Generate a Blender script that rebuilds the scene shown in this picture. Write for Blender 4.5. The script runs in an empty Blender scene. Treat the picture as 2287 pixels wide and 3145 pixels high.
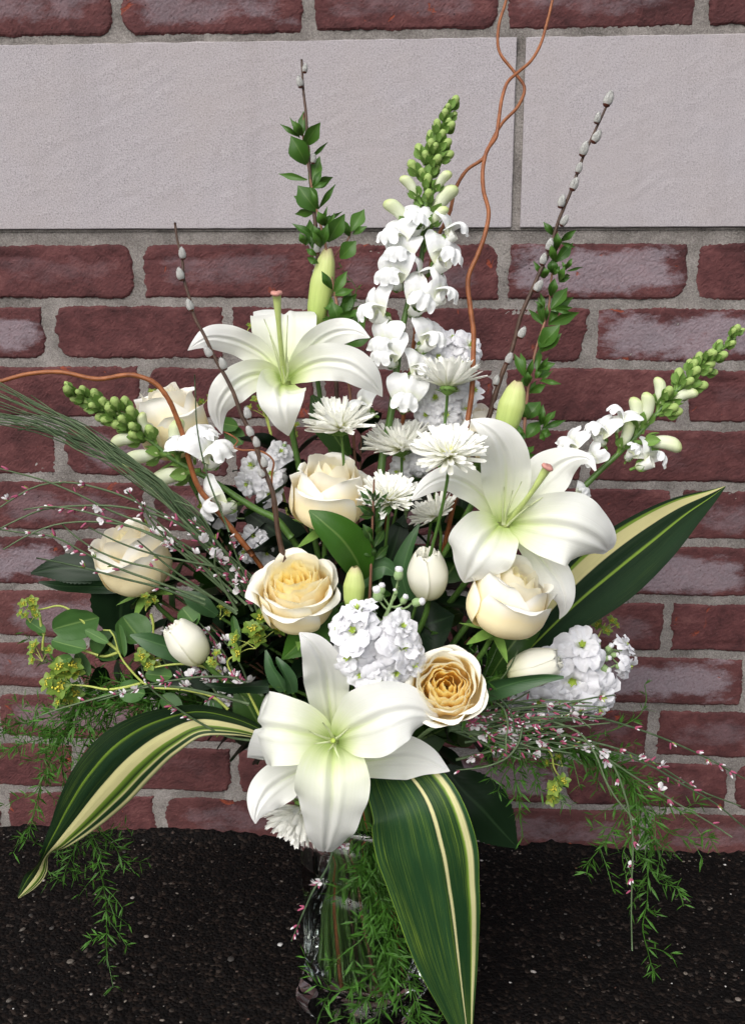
import bpy, math, random
import numpy as np
from mathutils import Matrix, Vector

random.seed(7)
RNG = np.random.default_rng(7)
C = bpy.context.scene.collection
SC = bpy.context.scene
R = math.radians

# ------------------------------------------------------------------ camera
PITCH, YAW, DCAM, ZCAM = R(13.04), R(3.6), 1.1086, 0.6856
cam_data = bpy.data.cameras.new('camera')
cam = bpy.data.objects.new('camera', cam_data)
C.objects.link(cam)
cam.location = (0, -DCAM, ZCAM)
cam.rotation_euler = (R(90) - PITCH, 0, YAW)
cam_data.sensor_fit = 'HORIZONTAL'
cam_data.sensor_width = 36
cam_data.lens = 36 * 3006.5 / 2287
cam_data.clip_start = 0.01
cam_data.clip_end = 500
SC.camera = cam

# ------------------------------------------------------------------ overcast daylight
world = bpy.data.worlds.new('World')
SC.world = world
world.use_nodes = True
wn = world.node_tree.nodes
wl = world.node_tree.links
bgn = wn['Background']
sky = wn.new('ShaderNodeTexSky')
sky.sky_type = 'NISHITA'
sky.sun_disc = False
SUN_EL, SUN_AZ = R(42), R(202)
sky.sun_elevation = SUN_EL
sky.sun_rotation = SUN_AZ
sky.dust_density = 4.0
hsv = wn.new('ShaderNodeHueSaturation')          # cloud cover takes most of the blue out
hsv.inputs['Saturation'].default_value = 0.38
wl.new(sky.outputs[0], hsv.inputs['Color'])
wl.new(hsv.outputs[0], bgn.inputs[0])
bgn.inputs[1].default_value = 0.15
sun_data = bpy.data.lights.new('sun', 'SUN')
sun_data.energy = 1.1
sun_data.angle = R(70)
sun_data.color = (1.0, 0.98, 0.95)
sun = bpy.data.objects.new('sun', sun_data)
C.objects.link(sun)
sdir = Vector((math.sin(SUN_AZ) * math.cos(SUN_EL), math.cos(SUN_AZ) * math.cos(SUN_EL), math.sin(SUN_EL)))
sun.rotation_euler = sdir.to_track_quat('Z', 'Y').to_euler()
sun.location = sdir * 5
SC.view_settings.view_transform = 'Standard'
SC.view_settings.look = 'None'
SC.view_settings.gamma = 1
SC.view_settings.use_curve_mapping = False
SC.view_settings.exposure = 0.41
SC.cycles.max_bounces = 14
SC.cycles.transmission_bounces = 14
SC.cycles.diffuse_bounces = 5
SC.cycles.glossy_bounces = 6
SC.cycles.transparent_max_bounces = 8
SC.cycles.use_denoising = True

# ------------------------------------------------------------------ geometry of the place: a point seen at (x, y) standing d metres out from the wall
FPX, WPX, HPX = 3006.5 * 0.72103, 1649.0, 2267.6
FW = np.array([-math.sin(YAW) * math.cos(PITCH), math.cos(YAW) * math.cos(PITCH), -math.sin(PITCH)])
RT = np.array([math.cos(YAW), math.sin(YAW), 0.0])
UP = np.cross(RT, FW)
EYE = np.array([0, -DCAM, ZCAM])

def P(x, y, d):
    r = FW + RT * ((x - WPX / 2) / FPX) - UP * ((y - HPX / 2) / FPX)
    return EYE + r * ((DCAM - d) / r[1])

def pxm(p):
    return float((np.asarray(p) - EYE) @ FW) / FPX

def vdir(sx, sy, sz):
    v = RT * sx + UP * sy - FW * sz
    return v / np.linalg.norm(v)

def nrm(v):
    v = np.asarray(v, float)
    return v / (np.linalg.norm(v, axis=-1, keepdims=True) + 1e-12)

# ------------------------------------------------------------------ mesh helpers
def tag(o, label=None, cat=None, group=None, kind=None):
    for k, v in (('label', label), ('category', cat), ('group', group), ('kind', kind)):
        if v:
            o[k] = v
    return o

def thing(name, label, cat, loc, group=None):
    o = bpy.data.objects.new(name, None)
    o.empty_display_size = 0.02
    C.objects.link(o)
    o.location = Vector(loc)
    return tag(o, label, cat, group)

def mesh(name, verts, faces, mats, uv=None, smooth=True, midx=None):
    me = bpy.data.meshes.new(name)
    me.from_pydata(np.asarray(verts, float).tolist(), [], [tuple(int(i) for i in f) for f in faces])
    if not isinstance(mats, (list, tuple)):
        mats = [mats]
    for m in mats:
        me.materials.append(m)
    if uv is not None:
        lay = me.uv_layers.new(name='UVMap')
        li = np.empty(len(me.loops), dtype=np.int32)
        me.loops.foreach_get('vertex_index', li)
        lay.data.foreach_set('uv', np.asarray(uv, np.float32)[li].ravel())
    if smooth:
        me.polygons.foreach_set('use_smooth', [True] * len(me.polygons))
    if midx is not None:
        me.polygons.foreach_set('material_index', midx)
    me.update()
    return me

def link(name, me, parent=None, mat4=None):
    o = bpy.data.objects.new(name, me)
    C.objects.link(o)
    if parent is not None:
        o.parent = parent
    if mat4 is not None:
        o.matrix_basis = mat4
    return o

def rootloc(parent):
    l = np.zeros(3)
    while parent is not None:
        l = l + np.array(parent.location)
        parent = parent.parent
    return l

def part(name, geo, mat, parent, smooth=True):
    """geo = (verts in world space, faces, uv)"""
    v, f, uv = geo
    v = np.asarray(v, float) - (rootloc(parent) if parent is not None else 0)
    return link(name, mesh(name, v, f, mat, uv, smooth), parent)

def grid(pts, uv=None, close_v=False):
    nu, nv = pts.shape[:2]
    ii = np.arange(nu * nv).reshape(nu, nv)
    a, b, c, d = ii[:-1, :-1], ii[1:, :-1], ii[1:, 1:], ii[:-1, 1:]
    faces = np.stack([a, b, c, d], -1).reshape(-1, 4)
    if close_v:
        extra = np.stack([ii[:-1, -1], ii[1:, -1], ii[1:, 0], ii[:-1, 0]], -1).reshape(-1, 4)
        faces = np.concatenate([faces, extra])
    if uv is None:
        u, v = np.meshgrid(np.linspace(0, 1, nu), np.linspace(0, 1, nv), indexing='ij')
        uv = np.stack([u, v], -1)
    return pts.reshape(-1, 3), faces, uv.reshape(-1, 2)

def join(geos):
    V, F, U, n = [], [], [], 0
    for v, f, u in geos:
        V.append(v)
        F.extend([tuple(int(k) + n for k in q) for q in f])
        U.append(u)
        n += len(v)
    return np.concatenate(V), F, np.concatenate(U)

def spline(ctrl, n):
    """Catmull-Rom through rows of ctrl (any number of columns), n samples, chord-length spaced"""
    c = np.asarray(ctrl, float)
    if len(c) == 2:
        t = np.linspace(0, 1, n)[:, None]
        return c[0] * (1 - t) + c[1] * t
    s = np.r_[0, np.cumsum(np.linalg.norm(np.diff(c[:, :3], axis=0), axis=1) + 1e-9)]
    m = np.gradient(c, s, axis=0)
    tt = np.linspace(0, s[-1], n)
    k = np.clip(np.searchsorted(s, tt, side='right') - 1, 0, len(c) - 2)
    h = (s[k + 1] - s[k])[:, None]
    x = ((tt - s[k])[:, None]) / h
    return ((2 * x**3 - 3 * x**2 + 1) * c[k] + (x**3 - 2 * x**2 + x) * h * m[k]
            + (-2 * x**3 + 3 * x**2) * c[k + 1] + (x**3 - x**2) * h * m[k + 1])

def tube(pts, rad, n=6, cap=True):
    p = np.asarray(pts, float)
    k = len(p)
    rad = np.broadcast_to(np.asarray(rad, float), (k,)) if np.ndim(rad) else np.full(k, float(rad))
    T = nrm(np.gradient(p, axis=0))
    a = np.array([0, 0, 1.0]) if abs(T[0][2]) < 0.9 else np.array([1.0, 0, 0])
    N = nrm(np.cross(T[0], a))
    rings = []
    ang = np.linspace(0, 2 * math.pi, n, endpoint=False)
    for i in range(k):
        N = nrm(N - T[i] * (N @ T[i]))
        B = np.cross(T[i], N)
        rings.append(p[i] + rad[i] * (np.cos(ang)[:, None] * N + np.sin(ang)[:, None] * B))
    v, f, uv = grid(np.array(rings), close_v=True)
    f = [tuple(q) for q in f]
    if cap:
        f.append(tuple(range(n))[::-1])
        f.append(tuple(range((k - 1) * n, k * n)))
    return v, f, uv

def ribbon(ctrl, nu=26, nv=11, ruffle=0.0, freq=14, rib=0.0, seed=0, flat=0.0):
    """ctrl rows: x, y, d, half width (px), roll deg, cup. A petal or leaf blade through points of the place."""
    ctrl = [tuple(c) + (0,) * (6 - len(c)) for c in ctrl]
    W = np.array([np.r_[P(c[0], c[1], c[2]), c[3] * pxm(P(c[0], c[1], c[2])), R(c[4]), c[5]] for c in ctrl])
    s = spline(W, nu)
    Cn, hw, roll, cup = s[:, :3], np.maximum(s[:, 3], 0.0002), s[:, 4], s[:, 5]
    T = nrm(np.gradient(Cn, axis=0))
    vw = nrm(EYE - Cn)
    S = nrm(np.cross(T, vw))
    for i in range(1, nu):
        if S[i] @ S[i - 1] < 0:
            S[i] = -S[i]
    N = np.cross(S, T)
    sgn = np.sign((N * vw).sum(1).mean())
    N = N * sgn
    Sr = S * np.cos(roll)[:, None] + N * np.sin(roll)[:, None]
    Nr = N * np.cos(roll)[:, None] - S * np.sin(roll)[:, None]
    v = np.linspace(-1, 1, nv)
    u = np.linspace(0, 1, nu)
    rg = np.random.default_rng(seed)
    ph = rg.uniform(0, 6.28, 3)
    prof = cup[:, None] * hw[:, None] * (v[None] ** 2 - 0.33)
    prof += -rib * hw[:, None] * (np.exp(-(v[None] / 0.13) ** 2) - 0.45 * np.exp(-((np.abs(v[None]) - 0.22) / 0.1) ** 2))
    prof += 0.5 * ruffle * hw[:, None] * np.abs(v[None]) ** 4 * np.sin(freq * 2.7 * u[:, None] + ph[2] + 1.3 * np.sign(v[None])) * np.clip(u[:, None] * 3, 0, 1)
    prof += ruffle * hw[:, None] * np.abs(v[None]) ** 2.5 * np.sin(freq * u[:, None] + ph[0] + 2.2 * np.sign(v[None])) * np.clip(u[:, None] * 3, 0, 1)
    ww = hw[:, None] * v[None] * (1 + 0.25 * ruffle * np.sin(freq * 1.7 * u[:, None] + ph[1] + 3 * v[None]))
    pts = Cn[:, None] + Sr[:, None] * ww[..., None] + Nr[:, None] * prof[..., None]
    return grid(pts)

def leaf_geo(L=1.0, W=0.2, cup=0.25, droop=0.25, nu=9, nv=5, peak=0.42, wav=0.0):
    """blade from the origin along +X, face +Z"""
    u = np.linspace(0, 1, nu)
    v = np.linspace(-1, 1, nv)
    w = W * np.sin(math.pi * np.clip(u, 0, 1) ** (math.log(0.5) / math.log(peak))) ** 0.8
    w[0] = W * 0.06
    w[-1] = 0.002 * W
    x = u * L
    z = -droop * L * u ** 2 * 0.6 + 0.12 * L * u
    pts = np.zeros((nu, nv, 3))
    pts[..., 0] = x[:, None]
    pts[..., 1] = w[:, None] * v[None]
    pts[..., 2] = z[:, None] + cup * w[:, None] * (np.abs(v[None]) ** 1.3) + wav * W * np.sin(9 * u[:, None] + 2 * v[None]) * np.abs(v[None])
    return grid(pts)

def lathe(prof, n=10, sx=1.0, sy=1.0):
    """prof rows r, z round +Z"""
    prof = np.asarray(prof, float)
    a = np.linspace(0, 2 * math.pi, n, endpoint=False)
    pts = np.stack([prof[:, :1] * np.cos(a) * sx, prof[:, :1] * np.sin(a) * sy, np.repeat(prof[:, 1:], n, 1)], -1)
    return grid(pts, close_v=True)

def frame(origin, axis, up=None, spin=0.0, scale=1.0, fwd='Z'):
    """matrix taking local +Z (or +X) to axis at a local origin"""
    a = nrm(axis)
    u = np.array([0, 0, 1.0]) if up is None else nrm(up)
    if abs(a @ u) > 0.97:
        u = np.array([1.0, 0.2, 0.1])
    x = nrm(np.cross(u, a))
    y = np.cross(a, x)
    c, s = math.cos(spin), math.sin(spin)
    x, y = c * x + s * y, -s * x + c * y
    if fwd == 'Z':
        cols = (x, y, a)
    else:
        cols = (a, x, y)           # +X along axis, +Z = y (towards up)
    M = Matrix.Identity(4)
    for j, cc in enumerate(cols):
        for i in range(3):
            M[i][j] = float(cc[i]) * scale
    for i in range(3):
        M[i][3] = float(origin[i])
    return M

def place(name, me, parent, wloc, axis, up=None, spin=0.0, scale=1.0, fwd='Z'):
    l = np.asarray(wloc, float) - rootloc(parent)
    return link(name, me, parent, frame(l, axis, up, spin, scale, fwd))

def xform(geo, M):
    v, f, u = geo
    A = np.array(M)
    return v @ A[:3, :3].T + A[:3, 3], f, u

# ------------------------------------------------------------------ materials
class NT:
    def __init__(self, name):
        self.m = bpy.data.materials.new(name)
        self.m.use_nodes = True
        self.t = self.m.node_tree
        self.n = self.t.nodes
        self.b = self.n['Principled BSDF']
        self.out = self.n['Material Output']
    def new(self, kind, **kw):
        nd = self.n.new(kind)
        for k, v in kw.items():
            setattr(nd, k, v)
        return nd
    def lk(self, a, b):
        self.t.links.new(a, b)
    def val(self, sock, v):
        if isinstance(v, (int, float)):
            sock.default_value = v
        elif isinstance(v, (tuple, list)):
            sock.default_value = tuple(v) + ((1,) if len(v) == 3 and len(sock.default_value) == 4 else ())
        else:
            self.lk(v, sock)
    def coord(self, kind='Object'):
        return self.new('ShaderNodeTexCoord').outputs[kind]
    def uv(self):
        s = self.new('ShaderNodeSeparateXYZ')
        self.lk(self.new('ShaderNodeUVMap').outputs[0], s.inputs[0])
        return s.outputs[0], s.outputs[1]
    def scaled(self, vec, sc):
        mp = self.new('ShaderNodeMapping')
        self.lk(vec, mp.inputs[0])
        mp.inputs['Scale'].default_value = sc
        return mp.outputs[0]
    def noise(self, vec, scale, detail=4, rough=0.6, fac=True, dist=0.0):
        nd = self.new('ShaderNodeTexNoise')
        if vec is not None:
            self.lk(vec, nd.inputs['Vector'])
        nd.inputs['Scale'].default_value = scale
        nd.inputs['Detail'].default_value = detail
        nd.inputs['Roughness'].default_value = rough
        nd.inputs['Distortion'].default_value = dist
        return nd.outputs[0 if fac else 1]
    def vor(self, vec, scale, out='Distance', feature='F1'):
        nd = self.new('ShaderNodeTexVoronoi', feature=feature)
        self.lk(vec, nd.inputs['Vector'])
        nd.inputs['Scale'].default_value = scale
        return nd.outputs[out]
    def ramp(self, fac, stops, interp='LINEAR'):
        r = self.new('ShaderNodeValToRGB')
        r.color_ramp.interpolation = interp
        e = r.color_ramp.elements
        while len(e) < len(stops):
            e.new(0.5)
        for k, (p, c) in enumerate(stops):
            e[k].position = p
            e[k].color = (c, c, c, 1) if isinstance(c, (int, float)) else tuple(c) + (1,)
        self.val(r.inputs[0], fac)
        return r.outputs[0]
    def mix(self, fac, a, b, blend='MIX'):
        m = self.new('ShaderNodeMix', data_type='RGBA', blend_type=blend)
        self.val(m.inputs[0], fac)
        self.val(m.inputs[6], a)
        self.val(m.inputs[7], b)
        return m.outputs[2]
    def math(self, op, a, b=0.0, c=0.0, clamp=False):
        m = self.new('ShaderNodeMath', operation=op, use_clamp=clamp)
        self.val(m.inputs[0], a)
        self.val(m.inputs[1], b)
        if op in ('MULTIPLY_ADD', 'SMOOTH_MIN', 'COMPARE'):
            self.val(m.inputs[2], c)
        return m.outputs[0]
    def attr(self, name):
        a = self.new('ShaderNodeAttribute', attribute_type='OBJECT', attribute_name=name)
        return a.outputs['Fac']
    def rand(self):
        return self.new('ShaderNodeObjectInfo').outputs['Random']
    def bump(self, h, strength=0.3, dist=0.001):
        b = self.new('ShaderNodeBump')
        b.inputs['Strength'].default_value = strength
        b.inputs['Distance'].default_value = dist
        self.lk(h, b.inputs['Height'])
        self.lk(b.outputs[0], self.b.inputs['Normal'])
        return b.outputs[0]
    def base(self, col, rough=0.5, spec=0.5):
        self.val(self.b.inputs['Base Color'], col)
        self.val(self.b.inputs['Roughness'], rough)
        self.b.inputs['Specular IOR Level'].default_value = spec
        return self
    def thin(self, col, amount=0.3, normal=None):
        """light passing through a thin petal or leaf"""
        tr = self.new('ShaderNodeBsdfTranslucent')
        self.val(tr.inputs[0], col)
        mx = self.new('ShaderNodeMixShader')
        mx.inputs[0].default_value = amount
        self.lk(self.b.outputs[0], mx.inputs[1])
        self.lk(tr.outputs[0], mx.inputs[2])
        self.lk(mx.outputs[0], self.out.inputs['Surface'])
        return self

def simple(name, col, rough=0.5, spec=0.4, thin=0.0, vary=0.15, nscale=40.0, bump=0.0):
    t = NT(name)
    nz = t.noise(t.coord('Object'), nscale, 3)
    c2 = tuple(k * (1 - vary) for k in col)
    c3 = tuple(min(1, k * (1 + vary)) for k in col)
    c = t.ramp(nz, [(0.3, c2), (0.7, c3)])
    t.base(c, rough, spec)
    if bump:
        t.bump(nz, bump, 0.0006)
    if thin:
        t.thin(c, thin)
    return t.m

M = {}

def build_materials():
    # lily petals: pigment runs from green throat to white
    t = NT('lily_petal')
    u, v = t.uv()
    vv = t.math('ABSOLUTE', t.math('SUBTRACT', v, 0.5))
    wob = t.noise(t.scaled(t.new('ShaderNodeUVMap').outputs[0], (2, 14, 1)), 2.0, 3)
    uu = t.math('ADD', u, t.math('MULTIPLY', t.math('SUBTRACT', wob, 0.5), 0.12))
    uu = t.math('ADD', uu, t.math('MULTIPLY', vv, 0.12))
    c = t.ramp(uu, [(0.04, (0.44, 0.58, 0.16)), (0.15, (0.70, 0.78, 0.42)), (0.30, (0.84, 0.87, 0.70)), (0.52, (0.87, 0.88, 0.83)), (1.0, (0.88, 0.88, 0.875))])
    mid = t.ramp(vv, [(0.0, 1.0), (0.045, 0.0)])
    midf = t.math('MULTIPLY', mid, t.ramp(u, [(0.15, 0.55), (0.6, 0.0)]))
    c = t.mix(midf, c, (0.55, 0.68, 0.22))
    vein = t.noise(t.scaled(t.new('ShaderNodeUVMap').outputs[0], (1.2, 42, 1)), 1.0, 3, 0.7)
    c = t.mix(t.math('MULTIPLY', t.math('SUBTRACT', vein, 0.4, clamp=True), 0.45), c, (0.66, 0.72, 0.54))
    t.base(c, 0.42, 0.35)
    t.bump(vein, 0.32, 0.0011)
    t.thin(c, 0.30)
    M['lily'] = t.m

    # roses: cream pigment, warm heart given per petal
    for nm, th in (('rose', 0.24), ('rose_heart', 0.62)):
        t = NT(nm + '_petal')
        u, v = t.uv()
        warm = t.attr('warm')
        nz = t.noise(t.coord('Object'), 60, 3)
        body = t.mix(warm, (1.0, 0.90, 0.60), (1.0, 0.81, 0.31))
        rim = t.mix(warm, (0.94, 0.935, 0.90), (1.0, 0.90, 0.48))
        f = t.math('ADD', u, t.math('MULTIPLY', t.math('SUBTRACT', nz, 0.5), 0.25))
        c = t.mix(t.ramp(f, [(0.58, 0.0), (0.86, 1.0)]), body, rim)
        c = t.mix(t.ramp(u, [(0.0, 0.45), (0.3, 0.0)]), c, (0.95, 0.80, 0.46))
        vein = t.noise(t.scaled(t.new('ShaderNodeUVMap').outputs[0], (1.5, 30, 1)), 1.0, 3)
        t.base(c, 0.55, 0.25)
        t.bump(vein, 0.22, 0.0007)
        t.thin(c, th)
        M[nm] = t.m

    def white(name, col, base, thin=0.27):
        t = NT(name)
        u, v = t.uv()
        nz = t.noise(t.coord('Object'), 3, 3)
        c = t.ramp(t.math('ADD', u, t.math('MULTIPLY', t.math('SUBTRACT', nz, 0.5), 0.3)), [(0.0, base), (0.45, col)])
        t.base(c, 0.55, 0.25)
        t.bump(nz, 0.15, 0.02)
        t.thin(c, thin)
        M[name] = t.m
    white('snap_white', (0.87, 0.88, 0.88), (0.72, 0.76, 0.50))
    white('snap_tube', (0.84, 0.85, 0.80), (0.62, 0.70, 0.36))
    white('stock_white', (0.82, 0.82, 0.85), (0.70, 0.76, 0.52))
    white('mum_white', (0.95, 0.95, 0.90), (0.68, 0.70, 0.38))
    white('tulip_white', (0.88, 0.87, 0.76), (0.70, 0.70, 0.40))
    white('broom_white', (0.84, 0.82, 0.83), (0.70, 0.55, 0.60))

    # half open snapdragon bud: white low, lime tip
    t = NT('snap_bud')
    u, v = t.uv()
    c = t.ramp(u, [(0.0, (0.50, 0.58, 0.25)), (0.3, (0.72, 0.76, 0.58)), (0.72, (0.68, 0.74, 0.46)), (1.0, (0.50, 0.60, 0.18))])
    t.base(c, 0.5, 0.3)
    t.thin(c, 0.2)
    M['snap_bud'] = t.m
    M['green_bud'] = simple('green_bud', (0.33, 0.45, 0.14), 0.55, 0.25, 0.12, 0.3, 150)
    M['calyx'] = simple('calyx_green', (0.15, 0.27, 0.055), 0.5, 0.35, 0.15, 0.25, 90)
    M['stem'] = simple('stem_green', (0.07, 0.145, 0.028), 0.42, 0.45, 0.0, 0.2, 60)
    t = NT('broom_stem')
    c = t.mix(t.rand(), (0.030, 0.058, 0.022), (0.095, 0.14, 0.066))
    t.base(t.mix(t.ramp(t.noise(t.coord('Object'), 120, 3), [(0.5, 0.0), (0.8, 0.5)]), c, (0.17, 0.22, 0.13)), 0.55, 0.3)
    M['stem_grey'] = t.m
    M['stem_yellow'] = simple('bupleurum_stem', (0.36, 0.42, 0.09), 0.45, 0.4, 0.0, 0.2, 60)
    M['stem_red'] = simple('myrtle_stem', (0.22, 0.11, 0.07), 0.55, 0.3, 0.0, 0.25, 80)
    M['stock_stem'] = simple('stock_stem', (0.25, 0.36, 0.16), 0.6, 0.3, 0.0, 0.2, 90)
    M['eye'] = simple('green_eye', (0.42, 0.54, 0.10), 0.5, 0.3, 0.1, 0.2, 90)
    M['mum_heart'] = simple('mum_heart', (0.74, 0.74, 0.30), 0.6, 0.2, 0.1, 0.2, 300)
    M['pistil'] = simple('pistil', (0.52, 0.62, 0.22), 0.4, 0.4, 0.15, 0.1, 90)
    M['stigma'] = simple('stigma', (0.50, 0.24, 0.20), 0.5, 0.3, 0.0, 0.2, 200)
    M['filament'] = simple('filament', (0.70, 0.76, 0.46), 0.45, 0.3, 0.2, 0.1, 90)

    # lily bud: pale green with darker ridges
    t = NT('lily_bud')
    u, v = t.uv()
    st = t.noise(t.scaled(t.new('ShaderNodeUVMap').outputs[0], (0.8, 40, 1)), 1.0, 2)
    c = t.ramp(u, [(0.0, (0.26, 0.38, 0.08)), (0.5, (0.48, 0.58, 0.18)), (0.85, (0.56, 0.62, 0.24)), (1.0, (0.50, 0.42, 0.24))])
    c = t.mix(t.math('MULTIPLY', t.math('SUBTRACT', st, 0.45, clamp=True), 1.2), c, (0.30, 0.42, 0.08))
    t.base(c, 0.42, 0.4)
    t.bump(st, 0.3, 0.001)
    t.thin(c, 0.12)
    M['lily_bud'] = t.m

    # leaves
    def leafm(name, col, col2, rough=0.36, thin=0.18, vein=(0.3, 0.42, 0.12), veinf=0.5, spec=0.45):
        t = NT(name)
        u, v = t.uv()
        vv = t.math('ABSOLUTE', t.math('SUBTRACT', v, 0.5))
        nz = t.noise(t.coord('Object'), 45, 4)
        c = t.mix(t.math('ADD', t.math('MULTIPLY', t.rand(), 0.6), t.math('MULTIPLY', nz, 0.4)), col, col2)
        c = t.mix(t.math('MULTIPLY', t.ramp(vv, [(0.01, 1.0), (0.04, 0.0)]), veinf), c, vein)
        sv = t.new('ShaderNodeTexWave', wave_type='BANDS', bands_direction='X')
        uvn = t.new('ShaderNodeCombineXYZ')
        t.lk(t.math('SUBTRACT', u, t.math('MULTIPLY', vv, 0.5)), uvn.inputs[0])
        t.lk(uvn.outputs[0], sv.inputs[0])
        sv.inputs['Scale'].default_value = 4.5
        sv.inputs['Distortion'].default_value = 0.6
        t.base(c, rough, spec)
        t.bump(sv.outputs[1], 0.05, 0.0006)
        t.thin(c, thin)
        M[name] = t.m
    leafm('leaf_mid', (0.018, 0.055, 0.009), (0.038, 0.092, 0.015), 0.38, 0.15, (0.2, 0.3, 0.08), 0.5, 0.3)
    leafm('leaf_myrtle', (0.030, 0.088, 0.012), (0.070, 0.165, 0.022), 0.38, 0.16, (0.14, 0.24, 0.06), 0.4, 0.3)
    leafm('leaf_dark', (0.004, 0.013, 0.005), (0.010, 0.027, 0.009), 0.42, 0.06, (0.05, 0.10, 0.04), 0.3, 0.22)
    leafm('leaf_bright', (0.032, 0.10, 0.009), (0.046, 0.13, 0.013), 0.4, 0.18, (0.2, 0.3, 0.08), 0.4, 0.3)
    leafm('leaf_blue', (0.026, 0.075, 0.026), (0.046, 0.11, 0.037), 0.42, 0.15, (0.14, 0.26, 0.10), 0.4)
    leafm('leaf_round', (0.038, 0.108, 0.026), (0.074, 0.17, 0.036), 0.5, 0.25, (0.22, 0.34, 0.10), 0.5)
    leafm('bract', (0.11, 0.22, 0.035), (0.24, 0.32, 0.045), 0.5, 0.25, (0.4, 0.45, 0.1), 0.3)
    M['yellow_dots'] = simple('yellow_florets', (0.46, 0.42, 0.05), 0.6, 0.2, 0.0, 0.3, 300)
    M['fern'] = simple('fern_green', (0.052, 0.150, 0.017), 0.5, 0.3, 0.25, 0.4, 25)

    # variegated blades: stripes along the blade
    def varieg(name, stops, streak=0.5, tint=(1, 1, 1), spec=0.24):
        t = NT(name)
        u, v = t.uv()
        uvv = t.new('ShaderNodeUVMap').outputs[0]
        wob = t.noise(t.scaled(uvv, (2.2, 9, 1)), 1.0, 3)
        v2 = t.math('ADD', v, t.math('MULTIPLY', t.math('SUBTRACT', wob, 0.5), 0.03))
        c = t.ramp(v2, stops)
        st = t.noise(t.scaled(uvv, (2.6, 75, 1)), 1.0, 5, 0.75)
        fine = t.noise(t.scaled(uvv, (1.5, 170, 1)), 1.0, 3, 0.6)
        big = t.noise(t.scaled(uvv, (2.0, 6, 1)), 1.0, 2)
        sf = t.math('MULTIPLY', t.ramp(st, [(0.50, 0.0), (0.66, 1.0)]), t.ramp(big, [(0.38, 0.0), (0.58, streak)]))
        c = t.mix(sf, c, (0.20, 0.30, 0.03))
        c = t.mix(t.math('MULTIPLY', fine, 0.35), c, t.mix(0.7, c, (0.02, 0.05, 0.02)))
        c = t.mix(1.0, c, tint, 'MULTIPLY')
        t.base(c, 0.5, spec)
        t.bump(t.math('ADD', t.math('MULTIPLY', fine, 0.5), st), 0.35, 0.0013)
        t.thin(c, 0.12)
        M[name] = t.m
    GD, GE = (0.0045, 0.018, 0.006), (0.009, 0.030, 0.010)
    G, G2, CR, YG = (0.010, 0.036, 0.010), (0.018, 0.056, 0.017), (0.62, 0.58, 0.28), (0.17, 0.28, 0.03)
    varieg('leaf_front', [(0.0, YG), (0.006, G2), (0.04, G2), (0.062, CR), (0.10, CR), (0.115, YG), (0.14, G), (0.312, G), (0.322, CR), (0.345, CR), (0.355, G), (0.42, G2), (0.90, G), (0.988, G2), (0.996, YG)], 0.75, (1.3, 1.3, 1.4))  # tint brightens the greens and puts a bluish sheen into the colour
    varieg('leaf_left', [(0.0, GE), (0.05, CR), (0.075, GE), (0.13, GE), (0.15, CR), (0.175, YG), (0.21, GD), (0.29, YG), (0.305, CR), (0.47, CR), (0.485, GD), (0.70, GE), (0.745, YG), (0.76, GD), (1.0, GD)], 0.3, (0.95, 0.95, 0.95))
    varieg('leaf_right', [(0.0, GD), (0.06, GD), (0.08, YG), (0.11, YG), (0.125, CR), (0.31, CR), (0.325, GD), (0.52, GD), (0.545, (0.20, 0.32, 0.04)), (0.565, (0.20, 0.32, 0.04)), (0.58, GD), (0.8, GE), (1.0, GD)], 0.10, (0.95, 0.93, 0.93), 0.10)

    # wood
    def bark(name, a, b, scale=90):
        t = NT(name)
        nz = t.noise(t.coord('Object'), scale, 5, 0.7)
        t.base(t.ramp(nz, [(0.3, a), (0.7, b)]), 0.5, 0.4)
        t.bump(nz, 0.4, 0.001)
        M[name] = t.m
    bark('willow_bark', (0.15, 0.042, 0.012), (0.34, 0.12, 0.04))
    bark('pussy_bark', (0.035, 0.018, 0.012), (0.10, 0.055, 0.035))
    t = NT('catkin_fur')
    nz = t.noise(t.scaled(t.coord('Object'), (60, 60, 18)), 1.0, 3)
    t.base(t.ramp(nz, [(0.3, (0.55, 0.55, 0.51)), (0.7, (0.80, 0.80, 0.76))]), 0.9, 0.1)
    t.b.inputs['Sheen Weight'].default_value = 0.6
    t.bump(nz, 0.7, 0.02)
    M['catkin'] = t.m
    M['scale'] = simple('bud_scale', (0.10, 0.03, 0.02), 0.4, 0.4)
    M['broom_red'] = simple('broom_magenta', (0.34, 0.075, 0.14), 0.5, 0.3, 0.1, 0.25, 200)

    # ---------------- masonry
    t = NT('brick')
    co = t.coord('Object')
    off = t.new('ShaderNodeVectorMath', operation='ADD')
    sc3 = t.new('ShaderNodeVectorMath', operation='SCALE')
    cmb = t.new('ShaderNodeCombineXYZ')
    for k in range(3):
        t.lk(t.rand(), cmb.inputs[k])
    t.lk(cmb.outputs[0], sc3.inputs[0])
    sc3.inputs['Scale'].default_value = 37.0
    t.lk(co, off.inputs[0])
    t.lk(sc3.outputs[0], off.inputs[1])
    co = off.outputs[0]
    big = t.noise(co, 14, 5, 0.65)
    grain = t.noise(co, 420, 4, 0.75)
    mid = t.noise(t.scaled(co, (1, 1, 1.5)), 60, 6, 0.75, dist=0.3)
    c = t.ramp(t.math('ADD', t.math('MULTIPLY', big, 0.5), t.math('MULTIPLY', mid, 0.5)),
               [(0.30, (0.019, 0.0066, 0.0076)), (0.41, (0.051, 0.0175, 0.0185)), (0.53, (0.090, 0.0310, 0.0315)), (0.70, (0.160, 0.066, 0.063))])
    c = t.mix(t.math('MULTIPLY', t.math('SUBTRACT', t.attr('tone'), 0.5), 1.0, clamp=True), c, (0.12, 0.050, 0.046))
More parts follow.
